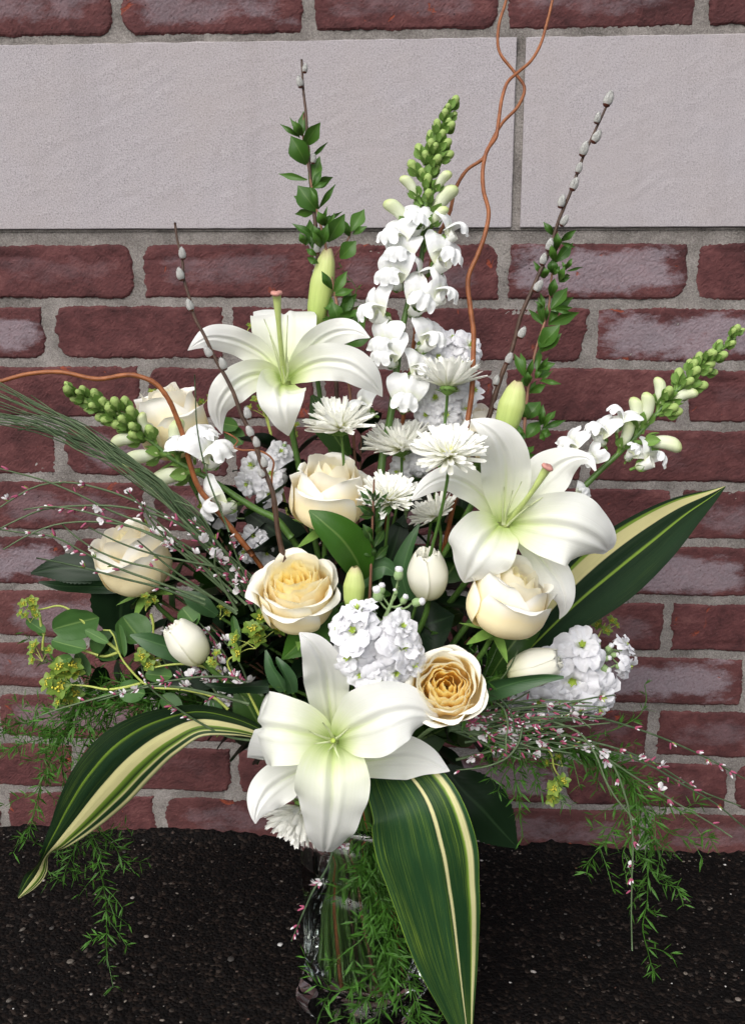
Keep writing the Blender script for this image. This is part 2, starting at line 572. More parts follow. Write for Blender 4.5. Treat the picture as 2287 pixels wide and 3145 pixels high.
    oc = t.new('ShaderNodeSeparateXYZ')
    t.lk(t.coord('Object'), oc.inputs[0])
    inz = t.ramp(t.math('ABSOLUTE', oc.outputs[2]), [(0.010, 1.0), (0.027, 0.0)])
    inx = t.ramp(t.math('ABSOLUTE', oc.outputs[0]), [(0.062, 1.0), (0.096, 0.0)])
    frost = t.math('ADD', t.math('MULTIPLY', t.noise(t.scaled(co, (0.7, 1, 1.5)), 22, 6, 0.75), 1.0), t.math('MULTIPLY', t.math('SUBTRACT', t.math('MULTIPLY', inz, inx), 0.75), 0.28))
    ff = t.math('MULTIPLY', t.ramp(t.math('ADD', frost, t.math('MULTIPLY', t.math('SUBTRACT', t.attr('frost'), 0.5), 0.22)), [(0.43, 0.0), (0.58, 1.0)]), t.math('ADD', 0.22, t.math('MULTIPLY', grain, 0.8)))
    c = t.mix(t.math('MULTIPLY', ff, t.attr('frost')), c, (0.27, 0.235, 0.265))
    c = t.mix(t.ramp(grain, [(0.27, 0.75), (0.40, 0.0)]), c, (0.035, 0.014, 0.015))
    c = t.mix(t.math('MULTIPLY', t.ramp(grain, [(0.62, 0.0), (0.76, 1.0)]), 0.35), c, (0.22, 0.16, 0.17))
    pit = t.vor(co, 95)
    pf = t.math('MULTIPLY', t.ramp(pit, [(0.05, 1.0), (0.11, 0.0)]), t.ramp(t.noise(co, 40, 2), [(0.56, 0.0), (0.62, 1.0)]))
    c = t.mix(pf, c, (0.02, 0.01, 0.012))
    chip = t.noise(co, 28, 4, 0.6, dist=1.0)
    cf = t.ramp(chip, [(0.675, 0.0), (0.71, 1.0)])
    c = t.mix(t.math('MULTIPLY', cf, 0.8), c, (0.22, 0.045, 0.02))
    t.base(c, 0.86, 0.25)
    t.bump(t.math('ADD', t.math('MULTIPLY', grain, 0.5), t.math('ADD', t.math('MULTIPLY', mid, 1.6), t.math('MULTIPLY', cf, -0.6))), 0.55, 0.0018)
    M['brick'] = t.m

    t = NT('mortar')
    co = t.coord('Object')
    g = t.noise(co, 520, 4, 0.8)
    b = t.noise(co, 22, 5, 0.6)
    c = t.ramp(t.math('ADD', t.math('MULTIPLY', g, 0.55), t.math('MULTIPLY', b, 0.45)), [(0.32, (0.070, 0.062, 0.056)), (0.48, (0.200, 0.182, 0.170)), (0.66, (0.39, 0.362, 0.340))])
    sp = t.vor(co, 330)
    c = t.mix(t.math('MULTIPLY', t.ramp(sp, [(0.10, 1.0), (0.2, 0.0)]), 0.35), c, (0.42, 0.40, 0.37))
    pv = t.vor(co, 120)
    pf = t.math('MULTIPLY', t.ramp(pv, [(0.08, 1.0), (0.16, 0.0)]), t.ramp(t.noise(co, 18, 2), [(0.60, 0.0), (0.66, 0.9)]))
    c = t.mix(pf, c, (0.03, 0.026, 0.024))
    t.base(c, 0.95, 0.15)
    t.bump(t.math('ADD', g, t.math('MULTIPLY', b, 0.8)), 0.9, 0.0022)
    M['mortar'] = t.m

    t = NT('limestone')
    co = t.coord('Object')
    g = t.noise(co, 600, 3, 0.8)
    b = t.noise(co, 7, 5, 0.6)
    c = t.ramp(g, [(0.32, (0.18, 0.162, 0.172)), (0.45, (0.312, 0.289, 0.304)), (0.60, (0.38, 0.354, 0.372)), (0.75, (0.475, 0.449, 0.464))])
    c = t.mix(t.ramp(b, [(0.42, 0.0), (0.70, 0.4)]), c, (0.34, 0.297, 0.28))
    c = t.mix(t.math('MULTIPLY', t.ramp(t.noise(co, 3.1, 3), [(0.45, 0.0), (0.7, 1.0)]), 0.3), c, (0.35, 0.33, 0.355))
    sep = t.new('ShaderNodeSeparateXYZ')
    t.lk(co, sep.inputs[0])
    strk = t.noise(t.scaled(co, (14, 1, 1.1)), 1.0, 5, 0.7)
    c = t.mix(t.math('MULTIPLY', t.ramp(strk, [(0.52, 0.0), (0.72, 1.0)]), 0.22), c, (0.17, 0.15, 0.15))
    dk = t.noise(co, 26, 4, 0.7)
    c = t.mix(t.ramp(dk, [(0.62, 0.0), (0.78, 0.28)]), c, (0.20, 0.17, 0.165))
    t.base(c, 0.85, 0.2)
    t.bump(g, 0.35, 0.001)
    M['stone'] = t.m

    t = NT('asphalt')
    co = t.coord('Object')
    cell = t.vor(co, 260, 'Color')
    dist = t.vor(co, 260)
    sep = t.new('ShaderNodeSeparateColor')
    t.lk(cell, sep.inputs[0])
    big = t.noise(co, 5, 4)
    c = t.ramp(sep.outputs[0], [(0.0, (0.0035, 0.003, 0.003)), (0.6, (0.006, 0.005, 0.0048)), (0.86, (0.015, 0.0105, 0.0085)), (0.97, (0.034, 0.025, 0.020)), (1.0, (0.08, 0.068, 0.058))])
    c = t.mix(t.ramp(big, [(0.4, 0.0), (0.7, 0.5)]), c, (0.005, 0.0042, 0.004))
    n2 = t.noise(co, 700, 3, 0.7)
    c = t.mix(t.ramp(n2, [(0.63, 0.0), (0.75, 0.8)]), c, (0.03, 0.026, 0.024))
    t.base(t.mix(1.0, c, (0.75, 0.72, 0.72), 'MULTIPLY'), 0.8, 0.10)
    t.bump(t.math('ADD', t.math('MULTIPLY', dist, -1.2), t.math('MULTIPLY', t.noise(co, 90, 4), 1.2)), 0.6, 0.003)
    M['asphalt'] = t.m
    t = NT('pebble')
    c = t.ramp(t.rand(), [(0.0, (0.10, 0.045, 0.03)), (0.3, (0.16, 0.13, 0.10)), (0.55, (0.30, 0.27, 0.24)), (0.75, (0.09, 0.085, 0.08)), (1.0, (0.5, 0.48, 0.46))])
    t.base(c, 0.7, 0.3)
    M['pebble'] = t.m

    t = NT('vase_glass')
    t.base((0.96, 0.985, 0.975), 0.02, 0.5)
    t.b.inputs['Transmission Weight'].default_value = 1.0
    t.b.inputs['IOR'].default_value = 1.5
    M['glass'] = t.m
    t = NT('water')
    t.base((0.93, 0.97, 0.92), 0.0, 0.5)
    t.b.inputs['Transmission Weight'].default_value = 1.0
    t.b.inputs['IOR'].default_value = 1.33
    M['water'] = t.m

build_materials()

# ================================================================== the wall
COURSE, BRICK_L, JOINT = 0.06773, 0.2032, 0.0115
Z0 = 0.7008                      # middle of the first course under the stone band
def brick_mesh(seed, L=BRICK_L - 0.0128, Hh=COURSE - 0.0096, nx=90, nz=28, depth=0.05):
    g = np.random.default_rng(seed)
    x = np.linspace(-1, 1, nx)
    z = np.linspace(-1, 1, nz)
    X, Z = np.meshgrid(x, z, indexing='ij')
    def wob(t, amp, k):
        s = np.zeros_like(t)
        for j in range(k):
            s = s + g.normal() * amp / (1 + 0.45 * j) * np.sin((j + 1) * 2.1 * t + g.uniform(0, 6.28))
        return s
    px = X * L / 2
    pz = Z * Hh / 2
    ex, ez = np.abs(X) ** 18, np.abs(Z) ** 8
    px = px + ex * ((wob(z, 0.0009, 6) + g.normal(0, 0.0005, nz))[None, :] * np.sign(X)) + g.normal(0, 0.00012, X.shape)
    pz = pz + ez * ((wob(x, 0.0006, 14) + g.normal(0, 0.00035, nx))[:, None] * np.sign(Z))
    # chipped corners
    for cx in (-1, 1):
        for cz in (-1, 1):
            if g.random() < 0.4:
                a = g.uniform(0.002, 0.008)
                w = np.clip(1 - np.hypot((X - cx) * L / 2, (Z - cz) * Hh / 2) / 0.013, 0, 1)
                px = px - cx * a * w
                pz = pz - cz * a * 0.6 * w
    edge = np.maximum(np.abs(X) ** 60, np.abs(Z) ** 22)
    py = 0.0020 * edge + 0.0007 * np.sin(5 * X + g.uniform(0, 6)) * np.sin(3 * Z + g.uniform(0, 6)) + g.normal(0, 0.00016, X.shape)
    py += 0.0012 * np.exp(-((Z + g.uniform(0.4, 0.85)) / 0.12) ** 2) * g.choice([0, 1]) * (0.5 + 0.5 * np.sin(3 * X + g.uniform(0, 6)))
    front = np.stack([px, py, pz], -1)
    v, f, uv = grid(front)
    f = [tuple(q) for q in f]
    ii = np.arange(nx * nz).reshape(nx, nz)
    ring = np.r_[ii[:, 0], ii[-1, 1:], ii[-2::-1, -1], ii[0, -2:0:-1]]
    n = len(v)
    bv = v[ring].copy()
    bv[:, 1] = depth
    v = np.concatenate([v, bv])
    uv = np.concatenate([uv, uv[ring]])
    m = len(ring)
    for k in range(m):
        a, b = ring[k], ring[(k + 1) % m]
        f.append((a, n + k, n + (k + 1) % m, b))
    return mesh('brick', v, f, M['brick'], uv, False)

wall = thing('brick_wall', 'dark red brick wall with a pale limestone band behind the bouquet', 'wall', (0, 0, 0))
bricks = [brick_mesh(100 + i) for i in range(16)]
# bricks the photograph shows whitish (frost) or lighter (tone), by course and column
FROST = {(0, 3): 0.95, (0, 2): 0.35, (1, 4): 1.0, (1, 0): 0.9, (5, 4): 0.9, (5, 0): 0.9, (7, 4): 0.95, (3, 1): 0.6, (6, 0): 0.6, (7, 0): 0.5, (8, 0): 0.55,
         (4, 1): 0.35, (9, 3): 0.8, (4, 4): 0.45, (4, 0): 0.35, (-4, 1): 0.6, (-4, 3): 0.4, (-4, 0): 0.5, (-4, 2): 0.3, (8, 3): 0.25, (10, 3): 0.4, (7, 3): 0.8, (0, 0): 0.15, (0, 1): 0.3}
TONE = {(6, 0): 0.85, (7, 0): 0.85, (8, 0): 0.7, (10, 2): 0.7, (10, 3): 0.75, (10, 4): 0.8, (9, 2): 0.7, (9, 3): 0.75, (7, 4): 0.65, (6, 3): 0.6, (9, 1): 0.65, (10, 1): 0.7}
bk = random.Random(5)
for row in list(range(0, 11)) + [-4, -5, -6, -7]:
    zc = Z0 - row * COURSE + (0.003 if row < 0 else 0)
    x0 = (-0.341 if row % 2 == 0 else -0.44) if row < 0 else (-0.333 if row % 2 == 0 else -0.437)
    if row >= 8:
        x0 -= 0.009
    for k in range(-4, 8):
        xc = x0 + (k - 0.5) * BRICK_L + bk.uniform(-0.0015, 0.0015)
        col = k if row % 2 == 0 else k
        b = link('brick', bricks[bk.randrange(16)], wall)
        b.location = (xc, bk.uniform(-0.0006, 0.0012), zc + bk.uniform(-0.0007, 0.0007))
        b.rotation_euler = (bk.uniform(-0.006, 0.006), (math.pi if bk.random() < 0.5 else 0) + bk.uniform(-0.004, 0.004), bk.uniform(-0.004, 0.004))
        fr = FROST.get((row, col), bk.choice([0, 0, 0.1, 0.3]))
        if row == 10:                         # bottom course meets the paving
            pass
        b['frost'] = float(fr)
        b['tone'] = float(TONE.get((row, col), bk.uniform(0.2, 0.62)))

# mortar, one rough bed recessed behind the brick faces
def sheet(x0, x1, z0, z1, nx, nz, y, amp, seed):
    g = np.random.default_rng(seed)
    X, Z = np.meshgrid(np.linspace(x0, x1, nx), np.linspace(z0, z1, nz), indexing='ij')
    Y = y + amp * (0.5 * np.sin(X * 61 + 3 * np.sin(Z * 40)) * np.sin(Z * 83) + g.normal(0, 0.45, X.shape))
    return grid(np.stack([X, Y, Z], -1))
part('mortar_bed', sheet(-1.25, 1.35, -0.02, 0.7475, 900, 300, 0.0024, 0.0007, 1), M['mortar'], wall)
part('mortar_bed', sheet(-1.25, 1.35, 0.9345, 1.25, 900, 120, 0.0026, 0.0008, 2), M['mortar'], wall)

def stone_block(x0, x1, z0=0.7466, z1=0.9362, y=-0.0035, depth=0.06):
    b = 0.0007
    nx, nz = 60, 24
    xs = np.r_[x0, np.linspace(x0 + b, x1 - b, nx), x1]
    zs = np.r_[z0, np.linspace(z0 + b, z1 - b, nz), z1]
    X, Z = np.meshgrid(xs, zs, indexing='ij')
    g = np.random.default_rng(int(abs(x0) * 1000))
    Y = np.full(X.shape, y) + g.normal(0, 0.00012, X.shape)
    Y[0] += b; Y[-1] += b; Y[:, 0] += b; Y[:, -1] += b
    Z[:, 0] += g.normal(0, 0.00012, len(xs)); Z[:, -1] += g.normal(0, 0.0003, len(xs))
    v, f, uv = grid(np.stack([X, Y, Z], -1))
    f = [tuple(q) for q in f]
    ii = np.arange(len(xs) * len(zs)).reshape(len(xs), len(zs))
    ring = np.r_[ii[:, 0], ii[-1, 1:], ii[-2::-1, -1], ii[0, -2:0:-1]]
    n = len(v)
    bv = v[ring].copy(); bv[:, 1] = depth
    v = np.concatenate([v, bv]); uv = np.concatenate([uv, uv[ring]])
    for k in range(len(ring)):
        f.append((ring[k], n + k, n + (k + 1) % len(ring), ring[(k + 1) % len(ring)]))
    return v, f, uv
for a, b in ((-1.24, -0.716), (-0.706, 0.0802), (0.0898, 0.73), (0.74, 1.34)):
    part('stone_block', stone_block(a, b), M['stone'], wall, False)
part('joint_filler', sheet(-1.24, 1.34, 0.744, 0.9385, 520, 40, 0.0005, 0.0003, 3), M['mortar'], wall)

# ================================================================== paving
def paving():
    xs = np.r_[-40, -8, -3, -1.6, np.linspace(-0.9, 0.9, 300), 1.6, 3, 8, 40]
    ys = np.r_[-40, -8, -3, -1.4, np.linspace(-0.75, 0.01, 150)]
    X, Y = np.meshgrid(xs, ys, indexing='ij')
    g = np.random.default_rng(11)
    Z = 0.0012 * np.sin(X * 23 + 2 * np.sin(Y * 17)) * np.sin(Y * 31) + g.normal(0, 0.0009, X.shape)
    near = (np.abs(X) < 0.95) & (Y > -0.8)
    Z = np.where(near, Z, -0.001)
    Z += (0.005 + 0.004 * np.sin(X * 37 + 2 * np.sin(X * 11)) + g.normal(0, 0.0012, X.shape)) * np.exp(-((Y - 0.0) / 0.012) ** 2) * near
    v, f, uv = grid(np.stack([X, Y, Z], -1))
    o = link('paving', mesh('paving', v, f, M['asphalt'], uv))
    tag(o, 'dark wet-looking aggregate paving at the foot of the wall', 'paving', kind='structure')
paving()
def pebbles():
    g = np.random.default_rng(12)
    geos = []
    protos = []
    for i in range(6):
        a = lathe([(0.0, -0.5), (0.6, -0.42), (1.0, 0), (0.7, 0.35), (0.0, 0.5)], 6)
        v = a[0] * (1 + g.normal(0, 0.14, a[0].shape))
        protos.append((v, a[1], a[2]))
    cols = []
    for i in range(1750):
        x = g.uniform(-0.7, 0.7); y = -g.uniform(0.004, 0.55) ; s = min(0.0042, 0.0008 * g.pareto(2.6) + 0.0008)
        pv, pf, pu = protos[i % 6]
        if i > 1690:
            s = g.uniform(0.0016, 0.0036)
        if 1500 < i <= 1690:                      # crumbs washed up against the foot of the wall
            y = -abs(g.normal(0.004, 0.012)) - 0.002
            s = g.uniform(0.0008, 0.0022)
        a = g.uniform(0, 6.28); cs, sn = math.cos(a), math.sin(a)
        v = pv * np.array([s, s * g.uniform(0.5, 1), s * 0.6])
        v = np.stack([v[:, 0] * cs - v[:, 1] * sn, v[:, 0] * sn + v[:, 1] * cs, v[:, 2]], -1) + np.array([x, y, 0.0012])
        geos.append((v, pf, np.full((len(v), 2), g.random())))
    v, f, uv = join(geos)
    t = NT('pebble_mix')
    u, w = t.uv()
    c = t.ramp(u, [(0.0, (0.10, 0.04, 0.025)), (0.12, (0.05, 0.045, 0.04)), (0.4, (0.022, 0.02, 0.02)), (0.62, (0.06, 0.055, 0.05)), (0.8, (0.13, 0.11, 0.09)), (0.93, (0.20, 0.17, 0.15)), (1.0, (0.48, 0.47, 0.46))])
    t.base(c, 0.65, 0.3)
    o = link('gravel', mesh('gravel', v, f, t.m, uv))
    tag(o, 'loose tiny pebbles and brick crumbs scattered on the dark paving', 'gravel', kind='stuff')
pebbles()

# ================================================================== the vase
DV = 0.275                                        # the vase stands this far out from the wall
VASE = P(806, 2225, DV)
VX, VY = float(VASE[0]), -DV
def outward(me):
    import bmesh
    b = bmesh.new()
    b.from_mesh(me)
    bmesh.ops.remove_doubles(b, verts=b.verts, dist=1e-5)
    bmesh.ops.recalc_face_normals(b, faces=b.faces)
    b.to_mesh(me)
    b.free()

def vase():
    root = thing('vase', 'tall clear glass vase with a thick base holding the flower stems', 'vase', (VX, VY, 0.0))
    out = [(0.0, 0.001), (0.046, 0.001), (0.054, 0.004), (0.0585, 0.012), (0.0595, 0.022), (0.056, 0.032), (0.0525, 0.042), (0.0515, 0.07), (0.052, 0.12), (0.054, 0.18), (0.057, 0.215)]
    inn = [(0.0555, 0.2165), (0.0525, 0.2155), (0.0495, 0.18), (0.0475, 0.12), (0.047, 0.07), (0.047, 0.045), (0.044, 0.034), (0.034, 0.027), (0.0, 0.025)]
    prof = spline(np.array([(r, z, 0) for r, z in out + inn]), 90)[:, :2]
    prof[:, 0] = np.maximum(prof[:, 0], 0.0)
    n = 72
    a = np.linspace(0, 2 * math.pi, n, endpoint=False)
    a2 = a - R(22) - R(45)
    sq = 1.0 / (np.abs(np.cos(a2)) ** 6 + np.abs(np.sin(a2)) ** 6) ** (1 / 6)          # softly squared body
    sq = 1 + (sq - 1) * 0.62
    ripple = 1 + 0.012 * np.sin(7 * a + 0.5)
    wgt = np.exp(-((prof[:, 1] - 0.02) / 0.02) ** 2)
    isin = np.arange(len(prof)) > int(len(prof) * 0.56)
    sqm = np.where(isin[:, None], 1 + (sq[None] - 1) * 0.25, sq[None])
    rr = prof[:, :1] * sqm * (1 + wgt[:, None] * (ripple[None] - 1) * 2.2)
    pts = np.stack([rr * np.cos(a), rr * np.sin(a), np.repeat(prof[:, 1:2], n, 1)], -1)
    v, f, uv = grid(pts, close_v=True)
    gb = mesh('glass_body', v, f, M['glass'], uv)
    outward(gb)
    link('glass_body', gb, root)
    wp = np.array([(0.0, 0.0245), (0.0345, 0.0265), (0.0445, 0.0335), (0.0474, 0.045), (0.0474, 0.07), (0.0479, 0.12), (0.0489, 0.155), (0.0, 0.155)])
    sqw = 1 + (sq - 1) * 0.25
    pts = np.stack([wp[:, :1] * sqw * np.cos(a), wp[:, :1] * sqw * np.sin(a), np.repeat(wp[:, 1:2], n, 1)], -1)
    v, f, uv = grid(pts, close_v=True)
    wb = mesh('water', v, f, M['water'], uv)
    outward(wb)
    link('water', wb, root)
vase()

_slot = [0]
def stem_into_vase(start, direction, rad, mat, parent, lead=0.07, n=16, name='stem', deep=True):
    """a stem from a flower down through the vase mouth"""
    k = _slot[0]
    _slot[0] += 1
    a = k * 2.399963
    rr = 0.042 * math.sqrt(((k * 0.618) % 1.0))
    mouth = np.array([VX + rr * math.cos(a), VY + rr * math.sin(a), 0.225])
    foot = np.array([VX + 0.040 * math.sqrt((k * 0.414) % 1.0) * math.cos(a + 1.0), VY + 0.040 * math.sqrt((k * 0.414) % 1.0) * math.sin(a + 1.0), 0.036])
    s = np.asarray(start, float)
    d = nrm(direction)
    L = np.linalg.norm(s - mouth)
    p1 = s + d * min(lead, L * 0.45)
    p2 = mouth + nrm(mouth - foot) * min(0.06, L * 0.35)
    ctrl = [s, p1, p2, mouth]
    t = np.linspace(0, 1, n)[:, None]
    q = (1 - t) ** 3 * s + 3 * (1 - t) ** 2 * t * p1 + 3 * (1 - t) * t ** 2 * p2 + t ** 3 * mouth
    if deep:
        q = np.concatenate([q, [mouth * (1 - w) + foot * w for w in np.linspace(0.1, 1, 6)]])
    return part(name, tube(q, np.linspace(rad * 0.85, rad, len(q)), 7), mat, parent)

# ================================================================== lilies
def zoomer(ox, oy, k, d):
    """coordinates read off an enlarged view"""
    def f(rows):
        return [(ox + r[0] * k, oy + r[1] * k, d + r[2], r[3] * k) + tuple(r[4:]) for r in rows]
    return f

def lily(label, z, petals, pistil, filaments, back, stem_dir, seed, group='white lilies in the bouquet'):
    c = P(*z([(back[0], back[1], back[2], 1)])[0][:3])
    root = thing('lily', label, 'lily', c, group)
    for i, p in enumerate(petals):
        part('petal', ribbon(z(p), 50, 33, 0.11, 9, 0.10, seed + i), M['lily'], root)
    for rows in filaments:
        w = np.array([P(*q[:3]) for q in z(rows)])
        s = spline(w, 9)
        part('filament', tube(s, np.linspace(0.0011 if pistil else 0.0017, 0.00035, 9), 6), M['filament'], root)
    if pistil:
        w = np.array([P(*q[:3]) for q in z(pistil)])
        s = spline(w, 14)
        r = np.r_[np.linspace(0.0021, 0.0019, 10), 0.0022, 0.0026, 0.0030, 0.0034]
        pp = part('pistil', tube(s, r, 10), M['pistil'], root)
        ax = nrm(s[-1] - s[-3])
        sg = lathe([(0.0, -0.0006), (0.0036, -0.0006), (0.0047, 0.0008), (0.0042, 0.0022), (0.002, 0.0027), (0.0, 0.0022)], 12)
        sg = (sg[0] * (1 + 0.12 * np.cos(3 * np.arctan2(sg[0][:, 1], sg[0][:, 0])))[:, None], sg[1], sg[2])
        sm = mesh('stigma', sg[0], sg[1], M['stigma'], sg[2])
        so = place('stigma', sm, pp, s[-1], ax)
        so.parent = pp
        so.matrix_basis = frame(s[-1] - rootloc(pp), ax)
    ov = lathe([(0.0035, -0.008), (0.0062, -0.001), (0.0066, 0.006), (0.003, 0.013), (0.0, 0.014)], 9)
    place('ovary', mesh('ovary', ov[0], ov[1], M['lily_bud'], ov[2]), root, c, -nrm(stem_dir))
    stem_into_vase(c, stem_dir, 0.0032, M['stem'], root, 0.09)
    return root

z1 = zoomer(360.5, 576.9, 0.3498, 0.30)
lily('white lily high in the bouquet with long pink-tipped pistil pointing up', z1, [
    # back petal, tip rolled away behind
    [(770, 760, -.012, 45, 0, .5), (772, 640, -.020, 130, 0, .5), (768, 500, -.028, 200, 0, .35), (766, 395, -.034, 208, 0, .1), (764, 338, -.050, 195, 0, -.1), (764, 352, -.075, 150, 0, -.2), (766, 420, -.098, 60, 0, 0), (768, 470, -.105, 3)],
    # upper left
    [(745, 740, -.008, 40, 0, .4), (660, 625, -.010, 70, 12, .3), (540, 545, -.006, 92, 15, .1), (400, 495, .004, 90, 10, -.15), (285, 490, .012, 66, 5, -.25), (215, 525, .016, 36, 0, -.2), (158, 568, .015, 2)],
    # upper right
    [(800, 735, -.008, 40, 0, .4), (890, 610, -.010, 75, -8, .3), (1000, 500, -.006, 95, -12, .1), (1120, 448, .002, 84, -8, -.1), (1220, 450, .008, 55, 0, -.2), (1310, 488, .008, 3)],
    # lower left
    [(748, 750, .004, 38, 0, .5), (650, 720, .012, 78, 0, .45), (520, 745, .024, 112, 5, .15), (410, 830, .030, 108, 8, -.15), (355, 930, .026, 74, 5, -.25), (355, 1020, .018, 36, 0, -.1), (375, 1098, .010, 2)],
    # lower right
    [(795, 745, .004, 40, 0, .5), (890, 680, .014, 92, 0, .45), (1030, 640, .026, 116, -6, .15), (1190, 665, .032, 118, -8, -.15), (1300, 745, .028, 84, -5, -.25), (1360, 815, .020, 38, 0, -.1), (1388, 862, .014, 2)],
    # bottom, towards the viewer
    [(768, 770, .006, 60, 0, .6), (752, 800, .022, 148, 0, .5), (745, 850, .034, 152, 0, .2), (755, 930, .038, 122, 0, -.1), (772, 1020, .034, 78, 0, -.2), (790, 1085, .026, 26, 0, -.1), (796, 1110, .022, 2)],
], [(768, 770, .004, 1), (755, 620, .022, 1), (735, 420, .034, 1), (720, 215, .040, 1)],
    [[(765, 760, .004, 1), (715, 560, .016, 1), (640, 368, .018, 1)], [(775, 760, .004, 1), (782, 560, .02, 1), (790, 345, .02, 1)], [(760, 760, .006, 1), (725, 640, .02, 1), (678, 470, .026, 1)], [(778, 760, .006, 1), (792, 700, .02, 1), (788, 610, .03, 1)],
     [(772, 765, .008, 1), (770, 735, .02, 1), (756, 670, .03, 1)]],
    (770, 800, -.02), vdir(0.1, -1, -0.4), 11)

z2 = zoomer(757.2, 649.0, 0.3936, 0.36)
lily('large white lily on the right side facing outward above a cream rose', z2, [
    [(900, 1290, -.006, 38, 0, .4), (915, 1150, -.004, 105, 0, .35), (922, 1010, .004, 142, 0, .2), (905, 890, .012, 132, 0, 0), (855, 800, .018, 98, 0, -.2), (790, 745, .020, 52, 0, -.2), (722, 712, .018, 3)],
    [(880, 1270, -.014, 35, 0, .3), (790, 1140, -.020, 80, -5, .2), (690, 1065, -.018, 92, -10, 0), (590, 1040, -.010, 74, -10, -.25), (490, 1075, -.004, 52, -5, -.3), (425, 1130, -.002, 26, 0, -.2), (393, 1168, -.003, 3)],
    [(960, 1270, -.014, 40, 0, .3), (1065, 1120, -.018, 100, 5, .2), (1170, 1010, -.016, 128, 5, 0), (1260, 945, -.012, 88, 0, -.2), (1340, 925, -.006, 42, 0, -.2), (1400, 950, .004, 22, 0, -.2), (1425, 1000, .008, 6)],
    [(940, 1320, -.010, 30, 0, .3), (1060, 1430, -.006, 66, 0, .3), (1160, 1545, .004, 98, 5, .1), (1225, 1640, .012, 88, 5, -.15), (1250, 1720, .014, 58, 0, -.2), (1245, 1785, .010, 28, 0, -.1), (1222, 1835, .004, 2)],
    [(890, 1300, .010, 50, 0, .5), (850, 1345, .024, 150, 0, .4), (800, 1410, .034, 192, 0, .15), (755, 1485, .036, 178, 0, -.1), (715, 1560, .030, 110, 0, -.25), (695, 1605, .024, 44, 0, -.2), (688, 1630, .020, 4)],
    [(940, 1300, .010, 45, 0, .5), (1050, 1300, .024, 130, 0, .4), (1170, 1308, .034, 190, 0, .15), (1300, 1330, .036, 204, 0, -.1), (1410, 1375, .028, 168, 0, -.3), (1475, 1425, .016, 92, 0, -.3), (1497, 1452, .008, 30)],
], [(920, 1305, .006, 1), (990, 1220, .024, 1), (1080, 1100, .034, 1), (1152, 985, .038, 1)],
    [[(905, 1300, .006, 1), (905, 1200, .02, 1), (912, 1090, .024, 1)], [(910, 1300, .006, 1), (950, 1180, .02, 1), (1010, 1060, .026, 1)], [(925, 1305, .008, 1), (1020, 1220, .024, 1), (1135, 1145, .030, 1)], [(915, 1300, .008, 1), (930, 1210, .026, 1), (960, 1110, .034, 1)],
     [(930, 1305, .01, 1), (1000, 1240, .03, 1), (1060, 1190, .036, 1)]],
    (905, 1330, -.03), vdir(-0.3, -0.7, -0.7), 31)

z3 = zoomer(468.7, 1298.0, 0.3936, 0.40)
lily('lowest white lily at the front facing the viewer with broad open petals', z3, [
    [(685, 860, -.004, 32, 0, .5), (672, 740, -.006, 84, 0, .45), (655, 600, -.004, 120, 3, .25), (635, 470, .006, 122, 5, .1), (590, 370, .014, 92, 5, -.1), (540, 305, .018, 52, 0, -.1), (493, 262, .018, 4)],
    [(705, 985, -.022, 60, 0, .2), (860, 985, -.022, 92, 0, .2), (1010, 970, -.018, 112, 0, .1), (1110, 965, -.014, 122, 0, -.1), (1210, 985, -.010, 82, 0, -.2), (1290, 1020, -.008, 36, 0, -.1), (1338, 1042, -.008, 3)],
    [(640, 980, -.022, 50, 0, .2), (500, 1040, -.022, 80, 0, .2), (390, 1100, -.016, 118, 0, 0), (310, 1165, -.008, 112, 0, -.2), (265, 1240, -.002, 72, 0, -.2), (248, 1300, .000, 30, 0, -.1), (246, 1338, .000, 3)],
    [(665, 870, .006, 40, 0, .5), (590, 850, .016, 120, 0, .4), (490, 830, .022, 178, 3, .2), (390, 812, .022, 200, 5, 0), (312, 800, .012, 200, 5, -.2), (284, 795, -.008, 186, 5, -.3), (300, 800, -.030, 120, 5, -.2), (330, 810, -.045, 20)],
    [(705, 860, .010, 40, 0, .5), (770, 820, .022, 130, 0, .4), (870, 775, .032, 196, 0, .2), (990, 725, .034, 196, 0, 0), (1110, 700, .028, 148, 0, -.2), (1210, 715, .020, 76, 0, -.3), (1272, 740, .014, 6)],
    [(690, 885, .010, 55, 0, .5), (685, 960, .026, 158, 0, .4), (680, 1060, .038, 202, 0, .2), (678, 1170, .042, 206, 0, 0), (668, 1290, .038, 178, 0, -.15), (652, 1400, .028, 128, 0, -.25), (642, 1465, .016, 86, 0, -.3), (638, 1496, .006, 40)],
], None,
    [[(690, 870, .012, 1), (650, 800, .03, 1), (622, 768, .036, 1)], [(690, 870, .012, 1), (600, 840, .03, 1), (545, 815, .034, 1)], [(695, 865, .012, 1), (725, 840, .03, 1), (775, 795, .034, 1)],
     [(690, 880, .012, 1), (700, 930, .03, 1), (722, 980, .036, 1)], [(685, 875, .012, 1), (640, 880, .03, 1), (575, 888, .034, 1)], [(692, 880, .012, 1), (675, 905, .03, 1), (655, 930, .036, 1)]],
    (690, 880, -.03), vdir(0.15, -0.6, -0.9), 51)
# short green pistil stub of the lowest lily
_l3 = [o for o in bpy.data.objects if o.name.startswith('lily') and o.type == 'EMPTY'][-1]
part('pistil', tube(spline(np.array([P(*z3([(690, 885, .006, 1)])[0][:3]), P(*z3([(686, 875, .026, 1)])[0][:3]), P(*z3([(680, 868, .036, 1)])[0][:3])]), 8), np.r_[np.full(5, .0014), .0016, .0018, .0019], 9), M['eye'], _l3)

